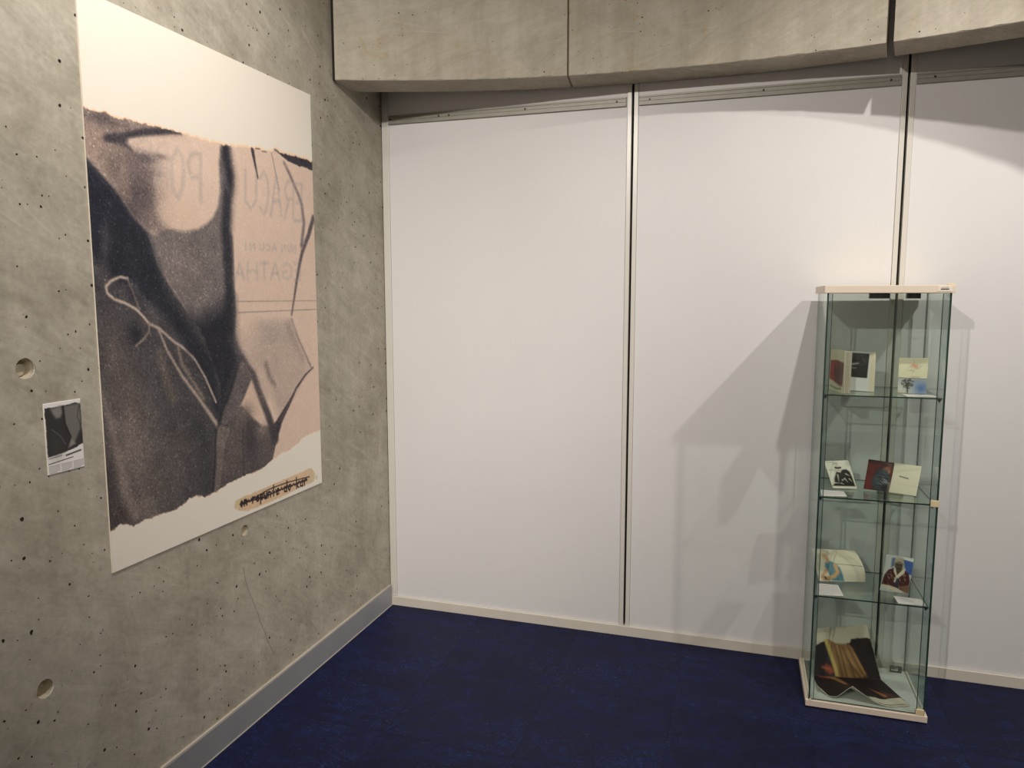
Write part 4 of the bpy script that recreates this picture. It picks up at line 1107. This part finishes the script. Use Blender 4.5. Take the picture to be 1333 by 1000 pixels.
cv_.poly([(.16, .0), (.30, 0), (.40, .10), (.44, .26), (.38, .28), (.30, .12)], (150, 104, 66), .015); cv_.line([(.10, .02), (.22, .04)], .06, (156, 84, 56), .02)
cv_.poly([(.70, .28), (.86, .44), (.84, .52), (.80, .50)], (168, 106, 64), .02); cv_.poly([(.84, .34), (1, .48), (.88, .52)], (96, 60, 40), .03, .8)
cv_.poly([(.56, .75), (.58, .58), (.68, .55), (.76, .56), (.88, .53), (1, .52), (1, .75)], (214, 206, 184), .008, 1, .012)
for i in range(22): cv_.line([(.66 + i * .014, .705), (.668 + i * .014, .703)], .016, (120, 112, 100), .008, .9)
def lower(U, V):
    a0, b0 = .044 + .262 * U, .195 + .043 * U
    a1, b1 = .052 + .328 * U, .060 - .115 * U + .115 * U ** 2 + .0 * U
    b1 = np.interp(U, [0, .14, .34, .62, .78, 1.0], [.075, .036, .034, .028, .028, .060])
    h1 = np.interp(U, [0, .10, .20, .30, .36, .46, .60, .72, 1.0], [.020, .004, .010, .044, .062, .040, .014, .002, .001])
    a = a0 * (1 - V) + a1 * V; b = b0 * (1 - V) + b1 * V
    z = Z + .0035 * (1 - V) + .0016 + h1 * V ** 2.2
    return a - .17, b - .2, z - Z
sheet('lower_page', cv_, lower, M_PRINT, bk, .0016, M_PAPER)

# ---------------------------------------------------------------- ceiling track and spotlights
def track(x0, x1, y, label):
    tr = box_obj('lighting_track', x0, x1, y - .018, y + .018, CEIL - .035, CEIL - .0005, M_LAMP)
    tag(tr, label, 'track')
track(0.6, 4.2, -1.53, 'long black lighting track on the ceiling parallel to the white panels')
track(0.05, 4.2, -5.70, 'long black lighting track on the ceiling far from the white panels')
track(3.1, 4.0, -3.60, 'short black lighting track on the ceiling along the plaster side wall')
track(0.9, 1.5, -1.90, 'short black lighting track on the ceiling before the poster')
AIMS = ['the cabinet and panel joint', 'the white panels beyond the cabinet', 'the whole panel wall from afar', 'the large poster', 'the plaster wall opposite the panels, added for bounce light', 'the corner of the two plaster walls, added for bounce light', 'the middle of the plaster side wall, added for bounce light', 'the white panel beside the concrete from afar, added as fill', 'the concrete wall beside the poster']
for i, (pos, aim, watts, colr, cone, blend, rad) in enumerate(LAMPS):
    P_ = Vector(pos)
    d = (Vector(aim) - P_).normalized()
    lamp = empty('track_spotlight', pos)
    tag(lamp, 'black cylindrical track spotlight aimed at ' + AIMS[i], 'spotlight', 'track spotlights')
    bm = bmesh.new()
    seg = 24
    s_ = d.orthogonal().normalized(); t2 = d.cross(s_)
    prof = [(-.150, .0), (-.150, .030), (-.140, .038), (-.005, .044), (.004, .044), (.004, .040), (-.020, .038), (-.020, 0.0)]
    prev = None
    for (h, r) in prof:
        cur = [bm.verts.new(d * h + (s_ * math.cos(k * math.tau / seg) + t2 * math.sin(k * math.tau / seg)) * max(r, 1e-4)) for k in range(seg)]
        if prev:
            for k in range(seg): bm.faces.new((prev[k], prev[(k + 1) % seg], cur[(k + 1) % seg], cur[k]))
        prev = cur
    obj('housing', bm, M_LAMP, lamp, True)
    bm = bmesh.new()
    box(bm, -.008, .008, -.008, .008, .03, CEIL - .036 - pos[2])
    up = obj('stem', bm, M_LAMP, lamp)
    up.location = (-d.x * .08, -d.y * .08, max(0, -d.z * .08) * 0)
    ld = bpy.data.lights.new('spot_beam', 'SPOT')
    ld.energy = watts; ld.color = colr; ld.spot_size = math.radians(cone); ld.spot_blend = blend; ld.shadow_soft_size = rad
    lo = bpy.data.objects.new('spot_beam', ld)
    COL.objects.link(lo); lo.parent = lamp
    lo.location = d * 0.03
    lo.rotation_euler = d.to_track_quat('-Z', 'Y').to_euler()

for o_ in bpy.data.objects:
    if 'o' in o_.keys(): del o_['o']
